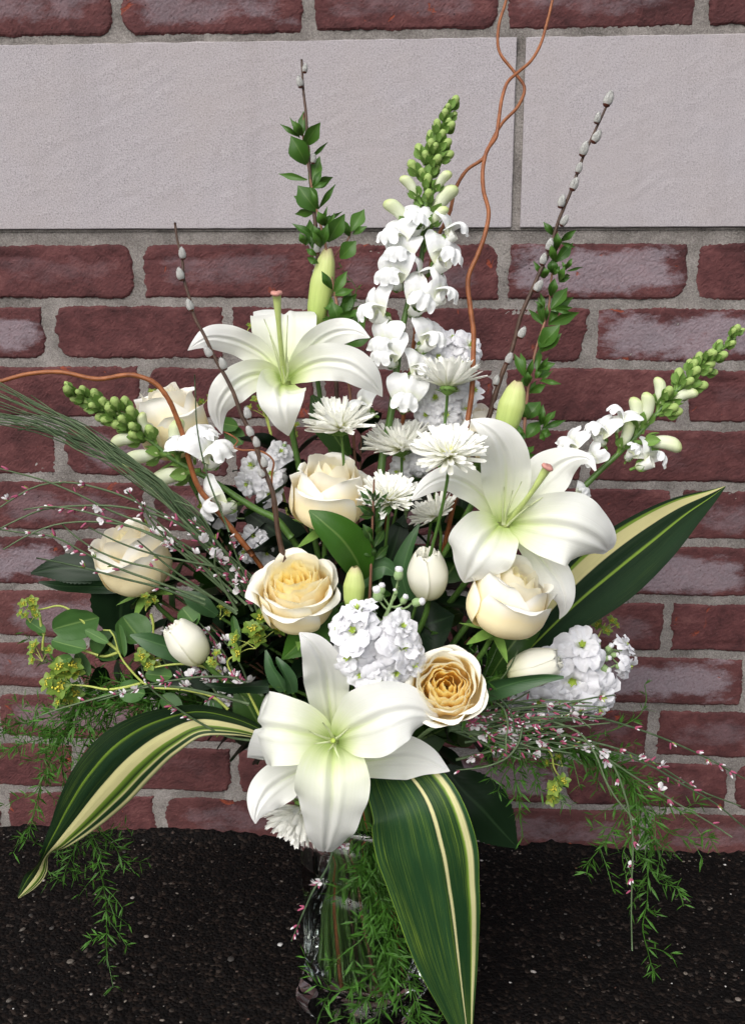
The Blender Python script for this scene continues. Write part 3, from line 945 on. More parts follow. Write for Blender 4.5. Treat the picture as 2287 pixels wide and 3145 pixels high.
# ---- lily buds
def lily_bud(label, x0, y0, x1, y1, d, hw, toward=0.0):
    a, b = P(x0, y0, d), P(x1, y1, d + toward)
    root = thing('lily_bud', label, 'lily bud', a, 'closed lily buds')
    L = np.linalg.norm(b - a)
    w = hw * pxm(a)
    ax = nrm(b - a)
    for k in range(3):
        nu, nv = 22, 11
        u = np.linspace(0, 1, nu)
        rr = w * np.interp(u, [0, .06, .3, .6, .85, .97, 1], [.25, .55, .9, 1.0, .72, .42, .30])
        s = np.linspace(-1, 1, nv)
        th = k * 2.0944 + s[None] * 1.06
        groove = 1 - 0.10 * np.abs(s[None]) ** 4
        ridge = 1 + 0.05 * np.exp(-(s[None] / 0.18) ** 2)
        r3 = rr[:, None] * groove * ridge
        pts = np.stack([r3 * np.cos(th), r3 * np.sin(th), np.repeat((u * L)[:, None], nv, 1) - 0.02 * L * (u[:, None] ** 6) * np.abs(s[None])], -1)
        g = grid(pts)
        place('tepal', mesh('tepal', g[0], g[1], M['lily_bud'], g[2]), root, a, ax, spin=0.5)
    stem_into_vase(a, -ax, 0.0026, M['stem'], root, 0.05)
lily_bud('long pale green lily bud standing behind the upper lily', 696, 740, 728, 548, 0.235, 27)
lily_bud('green lily bud rising beside the pussy willow above the right lily', 1112, 975, 1148, 843, 0.33, 30)
lily_bud('olive green lily bud between the yellow-hearted rose and the middle tulip', 782, 1360, 787, 1254, 0.385, 24)

# ================================================================== roses
def rose_petal_geo(r0, Rm, Rt, H, az, half, curl, tc, drop, seed, zoff=0.0, lean=0.0, crumple=0.02):
    g = np.random.default_rng(seed)
    nu, nv = 18, 15
    tau = np.linspace(0, 1, nu)[:, None]
    s = np.linspace(-1, 1, nv)[None]
    top = 1 - drop * np.abs(s) ** 2.6 - 0.03 * np.cos(5 * s + g.uniform(0, 6))
    t = tau * top
    e = np.clip(t / 0.46, 0, 1)
    r = r0 + (Rm - r0) * np.sqrt(np.clip(1 - (1 - e) ** 2, 0, 1))
    r = np.where(t > 0.46, Rm + (Rt - Rm) * ((t - 0.46) / 0.54) ** 1.4, r)
    cz = curl * (1 - 0.45 * np.abs(s + g.uniform(-.3, .3)) ** 2)
    ph = np.clip((t - tc) / (1 - tc), 0, 1) * cz
    rc = H * (1 - tc) / np.maximum(cz, 0.05)
    ex = np.where(t > tc, rc * (1 - np.cos(ph)), 0)
    ez = np.where(t > tc, H * tc + rc * np.sin(ph), H * t)
    a = az + s * half * (0.75 + 0.25 * np.sin(np.clip(t, 0, 1) * math.pi))
    r = r + ex + 0.05 * Rm * s + lean * t ** 2
    r = r * (1 + crumple * np.sin(3 * a + g.uniform(0, 6)) + 0.6 * crumple * np.sin(7 * a + 4 * t + g.uniform(0, 6)))
    zz = ez + zoff + 0.012 * H * np.sin(7 * s + g.uniform(0, 6)) * t ** 3
    return grid(np.stack([r * np.cos(a), r * np.sin(a), zz], -1))

def rose(label, x, y, d, axis, Rpx, Hpx, opened, spin, seed, warm=0.3, outer_curl=1.9, nouter=5, bud=False, wexp=1.7):
    """x, y is the underside of the bloom, where it meets its stem"""
    base = P(x, y, d)
    root = thing('rose', label, 'rose', base, 'cream roses in the bouquet')
    k = pxm(base)
    Rr, H = Rpx * k, Hpx * k
    g = random.Random(seed)
    layers = [  # fraction, count, half angle, Rm, Rt, height, curl, tc, drop
        (0.00, nouter, 0.95, 1.00, 0.96 + 0.32 * opened, 0.80, outer_curl + 0.8, 0.78, 0.24),
        (0.22, 5, 0.98, 0.92, 0.82 + 0.30 * opened, 0.92, 1.9, 0.82, 0.18),
        (0.42, 4, 1.10, 0.80, 0.60 + 0.34 * opened, 0.97, 1.3, 0.86, 0.14),
        (0.52, 4, 1.10, 0.72, 0.50 + 0.26 * opened, 0.985, 0.9, 0.87, 0.14),
        (0.62, 4, 1.05, 0.62, 0.42 + 0.20 * opened, 0.985, 0.6, 0.88, 0.14),
        (0.70, 4, 1.05, 0.53, 0.33 + 0.18 * opened, 0.98, 0.5, 0.88, 0.14),
        (0.75, 3, 1.25, 0.46, 0.30 + 0.12 * opened, 0.975, 0.3, 0.88, 0.12),
        (0.88, 3, 1.25, 0.32, 0.19 + 0.06 * opened, 0.96, 0.2, 0.9, 0.10),
        (1.00, 2, 1.6, 0.20, 0.09, 0.94, 0.1, 0.9, 0.08)]
    if bud:
        layers = [(0.00, 3, 1.10, 1.02, 1.02, 0.80, outer_curl + 1.1, 0.80, 0.20), (0.10, 3, 1.25, 0.96, 0.76, 1.0, 2.0, 0.86, 0.30), (0.35, 3, 1.30, 0.84, 0.54, 1.01, 0.8, 0.86, 0.22),
                  (0.55, 3, 1.3, 0.66, 0.34, 1.0, 0.35, 0.88, 0.14), (0.75, 2, 1.7, 0.46, 0.20, 0.98, 0.2, 0.9, 0.1), (0.9, 2, 1.7, 0.28, 0.10, 0.96, 0.1, 0.9, 0.08)]
    ax = nrm(axis)
    for li, (f, n, half, Rm, Rt, hh, curl, tc, drop) in enumerate(layers):
        for i in range(n):
            az = 2 * math.pi * i / n + li * 1.1 + g.uniform(-0.12, 0.12)
            geo = rose_petal_geo(0.10 * Rr, Rr * Rm * g.uniform(.97, 1.03), Rr * Rt * g.uniform(.96, 1.05), H * hh * g.uniform(.95, 1.04) , az, half,
                                 curl * g.uniform(.75, 1.25), tc + g.uniform(-.03, .03), drop * g.uniform(.8, 1.3), seed * 100 + li * 10 + i, 0.0, 0.0, 0.02 + 0.13 * f * (0 if bud else 1))
            o = place('petal', mesh('petal', geo[0], geo[1], M['rose' if f < 0.3 else 'rose_heart'], geo[2]), root, base, ax, spin=spin)
            o['warm'] = float(min(1, max(0, warm * (0.12 + 1.4 * f ** wexp))))
    # green sepals under the bloom
    for i in range(5):
        lg = leaf_geo(0.55 * H, 0.09 * H, 0.3, -0.1, 9, 5, 0.3)
        a = i * 1.2566 + 0.3
        dirv = np.array([math.cos(a) * 0.9, math.sin(a) * 0.9, -0.15 - 0.4 * g.random()])
        A = np.array(frame((0, 0, 0), ax, spin=spin))[:3, :3]
        place('sepal', mesh('sepal', lg[0], lg[1], M['calyx'], lg[2]), root, base - ax * 0.002, A @ dirv, up=ax, fwd='X')
    hip = lathe([(0.0025, -0.010), (0.0058, -0.006), (0.0065, -0.001), (0.004, 0.004)], 9)
    place('hip', mesh('hip', hip[0], hip[1], M['calyx'], hip[2]), root, base, ax)
    stem_into_vase(base - ax * 0.009, -ax, 0.0026, M['stem'], root, 0.06)
    return root

rose('cream rose half hidden behind the green-tipped snapdragon at upper left', 402, 1012, 0.255, vdir(-0.22, 0.9, 0.32), 72, 156, 0.15, 0.4, 1, 0.35, 1.3, bud=True)
rose('cream rosebud in the middle of the bouquet above the yellow-hearted rose', 722, 1165, 0.315, vdir(0.10, 0.88, 0.45), 78, 156, 0.22, 2.0, 2, 0.4, 1.7, bud=True)
rose('cream rose at far left behind the thin broom stems', 326, 1304, 0.30, vdir(-0.30, 0.84, 0.44), 76, 152, 0.15, 1.2, 3, 0.45, 1.4, bud=True)
rose('open cream rose with yellow heart in the centre of the bouquet', 664, 1368, 0.355, vdir(-0.04, 0.74, 0.66), 80, 142, 0.38, 0.7, 4, 0.85, 1.9)
rose('cream rosebud tucked under the right lily', 1096, 1392, 0.375, vdir(0.30, 0.85, 0.42), 84, 156, 0.12, 3.9, 5, 0.5, 1.4, bud=True)
rose('front cream rose with swirled apricot heart beside the white stock', 986, 1534, 0.385, vdir(-0.04, 0.36, 0.93), 76, 104, 0.40, 1.0, 6, 0.95, 0.6, 4, wexp=2.6)
rose('cream rose mostly hidden behind the curly willow and stock', 1058, 1020, 0.25, vdir(-0.1, 0.92, 0.3), 60, 122, 0.1, 0.2, 7, 0.35, 1.4, bud=True)

# ================================================================== variegated blades
def blade(label, rows, mat, seed, base, sdir, nu=60, nv=25, ruffle=0.05, rib=0.04):
    root = thing('aspidistra_leaf', label, 'leaf', P(*rows[0][:3]), 'striped aspidistra leaves')
    part('blade', ribbon(rows, nu, nv, ruffle, 8, rib, seed), M[mat], root)
    stem_into_vase(P(*rows[0][:3]), sdir, 0.0028, M['stem'], root, 0.04)
blade('wide striped green and cream leaf hanging down at the front of the vase',
      [(838, 1672, .335, 40, 0, .3), (872, 1715, .372, 72, -4, .15), (915, 1785, .398, 100, -6, -.05), (942, 1880, .400, 113, -6, -.12), (962, 1975, .392, 101, -4, -.10), (986, 2100, .378, 76, 0, -.05), (1012, 2220, .365, 42, 4, 0), (1030, 2300, .356, 16, 4, 0), (1038, 2335, .352, 2)],
      'leaf_front', 3, None, vdir(-.2, -.5, -.8))
blade('striped green and cream leaf arching out to the lower left with twisted tip',
      [(596, 1630, .36, 10, 0, .5), (520, 1604, .372, 24, 10, .5), (440, 1594, .378, 38, 20, .35), (360, 1622, .376, 58, 15, .1), (290, 1668, .366, 72, 5, -.1), (228, 1732, .352, 72, 0, -.15), (170, 1806, .335, 52, 0, -.1), (124, 1866, .322, 26, 10, 0), (97, 1902, .316, 14, 60, 0), (84, 1930, .312, 20, 20, .2), (64, 1958, .308, 17, 0, 0), (40, 1989, .305, 2)],
      'leaf_left', 4, None, vdir(.7, -.5, -.3))
blade('broad dark green leaf with cream stripe pointing up to the right',
      [(1130, 1480, .30, 14, 0, .3), (1195, 1408, .298, 40, 0, .3), (1275, 1328, .290, 64, 0, .2), (1352, 1262, .280, 74, 0, .1), (1440, 1192, .270, 64, 0, 0), (1520, 1132, .262, 38, 0, 0), (1575, 1098, .258, 15, 0, 0), (1606, 1077, .256, 1)],
      'leaf_right', 5, None, vdir(-.6, -.7, 0))

# ================================================================== snapdragons
def snap_upper(seed):
    """two rounded upright lobes, folded back at the rim"""
    g = np.random.default_rng(seed)
    nu, nv = 14, 19
    t = np.linspace(0, 1, nu)[:, None]
    s = np.linspace(-1, 1, nv)[None]
    rim = np.sqrt(np.clip(1 - ((np.abs(s) - 0.48) / 0.56) ** 2, 0.02, 1))
    rim = 0.52 + 0.48 * rim - 0.12 * np.exp(-(s / 0.08) ** 2) + 0.03 * np.sin(11 * s + g.uniform(0, 6))
    tt = t * rim
    w = 0.20 + 0.36 * np.sin(np.clip(t, 0, 1) * 1.57) ** 0.8
    lean = g.uniform(-.06, .10)
    x = 0.42 + 0.30 * np.sin(tt * 1.9) - (0.30 + lean) * np.clip(tt - 0.45, 0, 1) ** 1.5 * 2.0 - 0.16 * np.abs(s) ** 2 * (0.4 + tt) + 0.05 * np.sin(7 * s + g.uniform(0, 6)) * tt
    y = s * w * (1 + 0.06 * np.sin(5 * tt + g.uniform(0, 6)))
    z = 0.14 + 0.76 * tt - 0.16 * np.abs(s) ** 1.5 * (1 - t) + 0.03 * np.sin(6 * s + g.uniform(0, 6)) * tt
    return grid(np.stack(np.broadcast_arrays(x, y, z), -1))

def snap_lower(seed):
    """swollen palate and three rounded lobes"""
    g = np.random.default_rng(seed + 50)
    nu, nv = 20, 25
    t = np.linspace(0, 1, nu)[:, None]
    s = np.linspace(-1, 1, nv)[None]
    lobe = np.maximum(np.sqrt(np.clip(1 - (s / 0.36) ** 2, 0, 1)), 1.0 * np.sqrt(np.clip(1 - ((np.abs(s) - 0.66) / 0.36) ** 2, 0, 1)))
    rim = 0.78 + 0.22 * lobe + 0.02 * np.sin(13 * s + g.uniform(0, 6))
    tt = t * rim
    ctr = spline(np.array([(0.42, 0.10, 0), (0.58, 0.28, 0), (0.80, 0.31, 0), (0.98, 0.18, 0), (1.00, 0.00, 0), (0.94, -0.14, 0), (0.88, -0.22, 0), (0.90, -0.29, 0)]), 60)
    ix = np.clip(tt * 59, 0, 59)
    cx = np.interp(ix, np.arange(60), ctr[:, 0])
    cz = np.interp(ix, np.arange(60), ctr[:, 1])
    bul = np.exp(-((tt - 0.40) / 0.20) ** 2)
    w = 0.20 + 0.14 * bul + 0.24 * np.clip((tt - 0.45) * 1.8, 0, 1)
    furrow = 0.08 * bul * np.exp(-(s / 0.25) ** 2)
    y = s * w
    x = cx - furrow - 0.34 * np.abs(s) ** 2.2 * (0.35 + bul) + 0.05 * np.sin(9 * s + g.uniform(0, 6)) * tt ** 2
    z = cz - 0.12 * np.abs(s) ** 2 * bul - furrow * 0.4 + 0.16 * np.abs(s) ** 2 * tt ** 2
    return grid(np.stack(np.broadcast_arrays(x, y, z), -1))

def snap_tube():
    nu, n = 8, 10
    u = np.linspace(0, 1, nu)
    a = np.linspace(0, 2 * math.pi, n, endpoint=False)
    r = np.interp(u, [0, .15, .5, 1], [.10, .17, .17, .23])
    pts = np.stack([np.repeat((u * 0.55)[:, None], n, 1), r[:, None] * np.cos(a), r[:, None] * np.sin(a) * 0.9 + 0.03 * u[:, None] - 0.05 * np.sin(u[:, None] * 3)], -1)
    return grid(pts, close_v=True)

def calyx_geo(L=0.34, W=0.12, n=5, spread=0.45, r0=0.05):
    geos = []
    for k in range(n):
        a = k * 2 * math.pi / n + 0.3
        lg = leaf_geo(L, W, 0.5, 0.2, 6, 5, 0.45)
        A = frame((0, math.cos(a) * r0, math.sin(a) * r0), (1, spread * math.cos(a), spread * math.sin(a)), up=(-0.2, math.cos(a), math.sin(a)), fwd='X')
        geos.append(xform(lg, A))
    geos.append(tube([(-0.22, 0, 0), (-0.05, 0, 0), (0.05, 0, 0)], [0.05, 0.06, 0.10], 6))
    return join(geos)

def bud_geo(kind):
    nu, n = 18, 18
    u = 1 - (1 - np.linspace(0, 1, nu)) ** 1.5
    a = np.linspace(0, 2 * math.pi, n, endpoint=False)
    if kind == 'half':
        r = np.interp(u, [0, .1, .4, .7, .82, .9, .96, .99, 1], [.05, .14, .17, .20, .20, .17, .115, .05, .01])
        L = 0.95
    else:
        r = np.interp(u, [0, .15, .5, .8, .94, 1], [.04, .12, .18, .17, .10, .01])
        L = 0.66
    crease = 1 - 0.13 * np.exp(-((np.mod(a + 0.3, 2 * math.pi) - 3.1) / 0.25) ** 2)
    rr = r[:, None] * crease[None]
    bend = 0.20 * np.clip(u - 0.45, 0, 1) ** 1.6 * 2 if kind == 'half' else 0 * u
    pts = np.stack([np.repeat((u * L)[:, None], n, 1), rr * np.cos(a), rr * np.sin(a) - bend[:, None]], -1)
    return grid(pts, close_v=True)

def gm(name, geo, mat):
    return mesh(name, geo[0], geo[1], mat, geo[2])

SN_UP = [gm('upper_lip', snap_upper(i), M['snap_white']) for i in range(4)]
SN_LO = [gm('lower_lip', snap_lower(i), M['snap_white']) for i in range(4)]
SN_TU = gm('tube', snap_tube(), M['snap_tube'])
SN_CA = gm('calyx', calyx_geo(), M['calyx'])
SN_CB = gm('calyx', calyx_geo(0.42, 0.15, 5, 0.30, 0.06), M['calyx'])
SN_BH = gm('bud', bud_geo('half'), M['snap_bud'])
SN_BG = gm('bud', bud_geo('green'), M['green_bud'])

def snapdragon(label, stem, d0, d1, florets, buds, seed, rad=(0.0012, 0.0036)):
    g = random.Random(seed)
    ds = np.linspace(d0, d1, len(stem))
    w = spline(np.array([P(x, y, d) for (x, y), d in zip(stem, ds)]), 60)
    root = thing('snapdragon', label, 'snapdragon', w[-1], 'white snapdragons')
    part('stem', tube(w, np.linspace(rad[0], rad[1], 60), 8), M['stem'], root)
    stem_into_vase(w[-1], w[-1] - w[-4], rad[1], M['stem'], root, 0.05)
    px = np.array([[(q - EYE) @ RT / ((q - EYE) @ FW) * FPX + WPX / 2, HPX / 2 - (q - EYE) @ UP / ((q - EYE) @ FW) * FPX] for q in w])
    tipdir = nrm(w[0] - w[-1])
    def attach(x, y, back):
        k = int(np.argmin(np.hypot(px[:, 0] - x, px[:, 1] - y)))
        k = min(59, k + back)
        return w[k], nrm(w[max(0, k - 2)] - w[min(59, k + 2)])
    for (x, y, fx, fy, fz, size) in florets:
        at, up = attach(x, y, 1)
        f = vdir(fx, fy + 0.22, fz)
        p = P(x, y, 0.0)
        # floret hangs on the stem: its mouth ends up where it was seen
        k = 1.1 * size * pxm(at)
        org = at + 0.12 * k * f
        dist = (at - EYE) @ FW
        pr = P(x, y, DCAM - (DCAM + at[1]))
        org = pr + vdir(0, 0, 1) * (0.2 + 0.25 * fz) * k - 0.42 * k * f
        e = bpy.data.objects.new('floret', None)
        e.empty_display_size = 0.005
        C.objects.link(e)
        e.parent = root
        e.matrix_basis = frame(org - rootloc(root), f, up=up, spin=g.uniform(-.2, .2), scale=k, fwd='X')
        link('tube', SN_TU, e); link('upper_lip', g.choice(SN_UP), e); link('lower_lip', g.choice(SN_LO), e); link('calyx', SN_CA, e)
    buds = list(buds)
    for j in range(17):                       # tight spiral of small buds towards the tip
        q = w[int(1 + j * 1.3)]
        i0 = int(1 + j * 1.3)
        o = 7 + 0.85 * j
        th = j * 2.4
        tn = px[i0] - px[min(59, i0 + 2)]
        tn = tn / (np.linalg.norm(tn) + 1e-6)
        buds.append((px[i0][0] - tn[1] * o * math.cos(th) + tn[0] * 4, px[i0][1] + tn[0] * o * math.cos(th) + tn[1] * 4, 25 + 1.2 * j, 'g', 0.010 * math.sin(th)))
    for bd in buds:
        x, y, size, kind = bd[:4]
        at, up = attach(x, y, 1 if kind == 'g' else 3)
        p = P(x, y, -at[1] + (bd[4] if len(bd) > 4 else g.uniform(-0.004, 0.010)))
        ax = p - at
        L = np.linalg.norm(ax)
        ax = nrm(ax + up * L * (0.7 if kind == 'g' else 0.25))
        k = (1.3 if kind == 'g' else 1.15) * size * pxm(p)
        org = p - ax * k * (0.30 if kind == 'g' else 0.5)
        b = place('bud', SN_BG if kind == 'g' else SN_BH, root, org, ax, up=up, scale=k, fwd='X', spin=g.uniform(-.4, .4))
        c = link('calyx', SN_CB if kind == 'g' else SN_CA, b)
        c.matrix_basis = Matrix.Scale(1.15 if kind == 'g' else 1.25, 4)
    return root

def zz(ox, oy, k, rows, n=2):
    return [(ox + r[0] * k, oy + r[1] * k) + tuple(r[2:]) for r in rows]
r8 = lambda rows: zz(757, 180.3, 0.2702, rows)
r4 = lambda rows: zz(0, 793, 0.3498, rows)
r2 = lambda rows: zz(757.2, 649, 0.3936, rows)
r1 = lambda rows: zz(360.5, 576.9, 0.3498, rows)
r3 = lambda rows: zz(468.7, 1298, 0.3936, rows)
r5 = lambda rows: zz(0, 1262, 0.3936, rows)
r6 = lambda rows: zz(1009.5, 1334, 0.3879, rows)
r7 = lambda rows: zz(577, 1730.6, 0.3498, rows)
c1 = lambda rows: zz(0, 0, 0.5003, rows)
c2 = lambda rows: zz(824, 0, 0.5003, rows)
c3 = lambda rows: zz(0, 490, 0.3061, rows)
c4 = lambda rows: zz(0, 1081.6, 0.3061, rows)
c5 = lambda rows: zz(0, 1586, 0.3936, rows)
c6 = lambda rows: zz(1081.6, 490, 0.3442, rows)
c7 = lambda rows: zz(1153.7, 1081.6, 0.3004, rows)
c8 = lambda rows: zz(1081.6, 1586, 0.3442, rows)
def SS(rows, k):     # sizes given in zoom pixels
    return rows

snapdragon('tallest white snapdragon rising in the middle against the stone band',
           r8([(920, 140), (860, 290), (780, 520), (720, 700), (690, 900), (680, 1150), (640, 1500), (560, 1750), (490, 2050), (455, 2300)]) + [(868, 900), (846, 1020), (838, 1110)],
           0.235, 0.30,
           r8([(600, 1235, .05, .25, .95, 64), (440, 1370, -.55, .15, .8, 72), (470, 1500, -.35, 0, .9, 70), (420, 1670, -.45, -.1, .85, 74), (290, 1950, -.8, -.05, .6, 74), (350, 2200, -.5, -.2, .8, 66),
               (890, 1290, .85, .25, .35, 62), (810, 1530, .55, .05, .8, 78), (790, 1800, .75, -.1, .4, 66), (610, 1880, .25, -.05, .95, 78), (650, 1640, .5, 0, .1, 60)])
           + r2([(258, 390, -.55, -.1, .8, 66), (345, 640, 0, -.15, .95, 74), (120, 670, -.7, 0, .5, 60), (480, 300, .6, 0, .7, 66), (420, 470, .6, .0, .7, 60)]),
           r8([(735, 725, 50, 'g'), (820, 800, 50, 'h'), (565, 850, 54, 'h'), (465, 1060, 70, 'h'), (825, 960, 74, 'h'), (640, 575, 44, 'g'), (728, 525, 36, 'g'), (850, 615, 44, 'g'), (590, 710, 46, 'g'),
               (815, 445, 36, 'g'), (845, 520, 40, 'g'), (735, 455, 38, 'g'), (880, 375, 38, 'g'), (780, 370, 38, 'g'), (908, 285, 30, 'g'), (840, 275, 34, 'g'), (915, 175, 40, 'g'), (690, 620, 36, 'g'), (770, 650, 40, 'g'), (790, 1090, 50, 'h'), (700, 820, 40, 'g')]), 21)
snapdragon('snapdragon spike leaning to the upper left with green buds and few white florets',
           r4([(405, 180), (500, 240), (620, 310), (750, 390), (870, 460), (960, 530), (1080, 630), (1200, 700), (1350, 780), (1500, 880), (1649, 970)]) + [(606, 1146), (645, 1190)],
           0.30, 0.30,
           r4([(1245, 560, .1, .7, .6, 66), (1380, 640, .55, .2, .75, 84), (1420, 950, -.6, -.4, .6, 78), (1330, 560, .3, .6, .5, 60)]),
           r4([(440, 205, 40, 'g'), (487, 262, 34, 'g'), (532, 215, 36, 'g'), (608, 238, 40, 'g'), (565, 280, 36, 'g'), (575, 320, 38, 'g'), (660, 290, 40, 'g'), (735, 292, 44, 'g'), (797, 295, 44, 'g'), (660, 378, 46, 'g'),
               (765, 420, 48, 'g'), (835, 350, 44, 'g'), (905, 412, 50, 'h'), (790, 512, 64, 'h'), (1110, 490, 74, 'h'), (885, 622, 76, 'h'), (1060, 745, 86, 'h'), (700, 330, 40, 'g'), (850, 440, 40, 'g')]), 22, (0.0012, 0.0033))
snapdragon('snapdragon spike leaning to the upper right with green bud tip',
           c6([(1615, 680), (1540, 780), (1440, 870), (1330, 970), (1200, 1100), (1070, 1250), (960, 1370), (840, 1490), (700, 1620), (590, 1735)]) + [(1230, 1150), (1170, 1220)],
           0.28, 0.32,
           c6([(690, 1390, -.6, .45, .6, 60), (800, 1290, -.2, .85, .4, 56), (510, 1460, -.7, .2, .6, 52), (1010, 1560, .85, .1, .5, 62), (640, 1540, -.5, -.2, .7, 44), (900, 1500, .2, .3, .6, 44), (570, 1760, .5, .2, .8, 36)]),
           c6([(1590, 700, 34, 'g'), (1555, 790, 34, 'g'), (1480, 800, 34, 'g'), (1488, 868, 40, 'g'), (1420, 860, 38, 'g'), (1350, 890, 40, 'g'), (1405, 930, 42, 'g'), (1432, 972, 34, 'g'), (1320, 975, 42, 'g'), (1220, 1000, 46, 'g'),
               (1350, 1060, 46, 'g'), (1255, 1115, 56, 'h'), (1105, 1090, 58, 'h'), (1190, 1230, 44, 'g'), (1025, 1200, 66, 'h'), (955, 1230, 66, 'h'), (1130, 1420, 74, 'h'), (890, 1370, 60, 'h'), (1290, 930, 36, 'g')]), 23, (0.0011, 0.0031))

# ================================================================== stock
def stock_floret(seed):
    g = np.random.default_rng(seed)
    geos = []
    for lay, (n, el, L, W) in enumerate([(4, 0.0, 1.0, 0.52), (4, 0.30, 0.98, 0.50), (3, 0.65, 0.86, 0.46), (3, 1.0, 0.62, 0.36)]):
        for k in range(n):
            a = 2 * math.pi * k / n + lay * 0.75 + g.uniform(-.35, .35)
            nu, nv = 9, 9
            u = np.linspace(0, 1, nu)[:, None]
            s = np.linspace(-1, 1, nv)[None]
            tp = 1 - 0.14 * np.exp(-(s / 0.22) ** 2) * g.uniform(0, 1.4) - 0.30 * np.abs(s) ** 3 + 0.03 * np.sin(13 * s + g.uniform(0, 6))
            uu = u * tp
            w = W * g.uniform(.85, 1.15) * (0.10 + 0.95 * np.sin(np.clip(u, 0, 1) * 1.75) ** 1.3)
            e = el + g.uniform(-.25, .3)
            bend = e + 0.35 - 1.0 * uu * g.uniform(.5, 1.3)
            ln = L * g.uniform(.85, 1.12)
            x = ln * uu * np.cos(bend)
            z = ln * uu * np.sin(bend) + 0.09 * np.sin(6 * s + g.uniform(0, 6)) * uu + 0.05 * np.sin(9 * uu + g.uniform(0, 6)) + 0.10 * s * g.uniform(-1, 1) * uu
            y = s * w
            ca, sa = math.cos(a), math.sin(a)
            X, Y, Z = np.broadcast_arrays(x, y, z)
            geos.append(grid(np.stack([0.05 * ca + X * ca - Y * sa, 0.05 * sa + X * sa + Y * ca, Z], -1)))
    return join(geos)
ST_F = [gm('floret', stock_floret(i), M['stock_white']) for i in range(8)]
_e = join([xform(leaf_geo(0.34, 0.07, 0.4, -0.3, 5, 3), frame((0, 0, 0.12), (math.cos(a) * 0.7, math.sin(a) * 0.7, 0.75), up=(0, 0, 1), fwd='X')) for a in (0.2, 1.4, 2.8, 4.0, 5.2)])
ST_E = gm('eye', _e, M['eye'])
def stock_bud_geo():
    a = lathe([(0.02, 0), (0.26, 0.10), (0.36, 0.35), (0.30, 0.62), (0.22, 0.78)], 9)
    return a
ST_BG = gm('bud', stock_bud_geo(), M['stock_stem'])
_wb = lathe([(0.20, 0.55), (0.27, 0.70), (0.30, 0.88), (0.20, 1.02), (0.0, 1.06)], 9)
_wb = (_wb[0] * (1 + 0.10 * np.sin(5 * np.arctan2(_wb[0][:, 1], _wb[0][:, 0])))[:, None] ** np.array([1, 1, 0.2]), _wb[1], _wb[2])
ST_BW = gm('petal_tip', _wb, M['stock_white'])

def stock(label, stem, d0, d1, florets, buds, seed, rad=0.0022):
    g = random.Random(seed)
    ds = np.linspace(d0, d1, len(stem))
    w = spline(np.array([P(x, y, d) for (x, y), d in zip(stem, ds)]), 30)
    root = thing('stock_flower', label, 'stock flower', w[-1], 'white stock stems')
    part('stem', tube(w, np.linspace(rad * 0.5, rad, 30), 7), M['stock_stem'], root)
    stem_into_vase(w[-1], w[-1] - w[-4], rad, M['stock_stem'], root, 0.04)
    for (x, y, r, fx, fy, fz) in florets:
        c = P(x, y, 0)
        k0 = int(np.argmin([np.linalg.norm(q - P(x, y, -q[1])) for q in w]))
        at = w[k0]
        p = P(x, y, -at[1]) + vdir(fx, fy, fz) * 0.006 + vdir(0, 0, 1) * max(0, fz) * 0.012
        ax = vdir(fx, fy, fz)
        k = r * pxm(p)
        o = place('floret', g.choice(ST_F), root, p - ax * k * 0.25, ax, spin=g.uniform(0, 6.28), scale=k * 1.28 * g.uniform(.92, 1.12))
        link('eye', ST_E, o)
        mid = (at + p) / 2 - np.array([0, 0, 0.004])
        part('pedicel', tube(spline(np.array([at, mid, p - ax * k * 0.2]), 6), 0.0007, 5), M['stock_stem'], root)
    for (x, y, r, fx, fy, fz) in buds:
        k0 = int(np.argmin([np.linalg.norm(q - P(x, y, -q[1])) for q in w]))
        at = w[min(29, k0 + 3)]
        p = P(x, y, -at[1] + 0.004)
        ax = vdir(fx, fy, fz)
        k = r * pxm(p)
        o = place('bud', ST_BG, root, p - ax * k * 0.5, ax, spin=g.uniform(0, 6), scale=k)
        link('petal_tip', ST_BW, o)
        part('pedicel', tube(spline(np.array([at, at * .4 + p * .6 - np.array([0, 0, .003]), p - ax * k * 0.5]), 6), 0.0008, 5), M['stock_stem'], root)
    return root

stock('fluffy white stock behind the daisy-like mums right of the tall snapdragon',
      r2([(600, 230), (600, 400), (560, 600), (480, 800), (420, 1000)]) + [(900, 1130)], 0.255, 0.27,
      r2([(690, 320, 30, .5, .3, .8), (610, 290, 24, .1, .6, .8), (500, 290, 30, -.4, .4, .8), (540, 390, 32, -.1, .2, .95), (470, 430, 28, -.6, .1, .7), (430, 560, 32, -.5, 0, .85), (520, 600, 32, -.1, 0, 1), (610, 560, 32, .3, .1, .9), (700, 560, 28, .7, .1, .7),
          (480, 690, 30, -.3, -.1, .9), (570, 690, 32, .1, -.1, .95), (660, 650, 30, .5, -.1, .8), (360, 940, 26, -.4, 0, .9), (330, 1000, 24, -.6, -.2, .8), (440, 960, 26, .1, -.2, .9), (640, 420, 28, .4, .2, .9)]),
      r2([(595, 235, 16, 0, .9, .4), (640, 250, 15, .5, .8, .3), (570, 225, 14, -.4, .9, .2), (700, 290, 14, .8, .4, .3)]), 31)
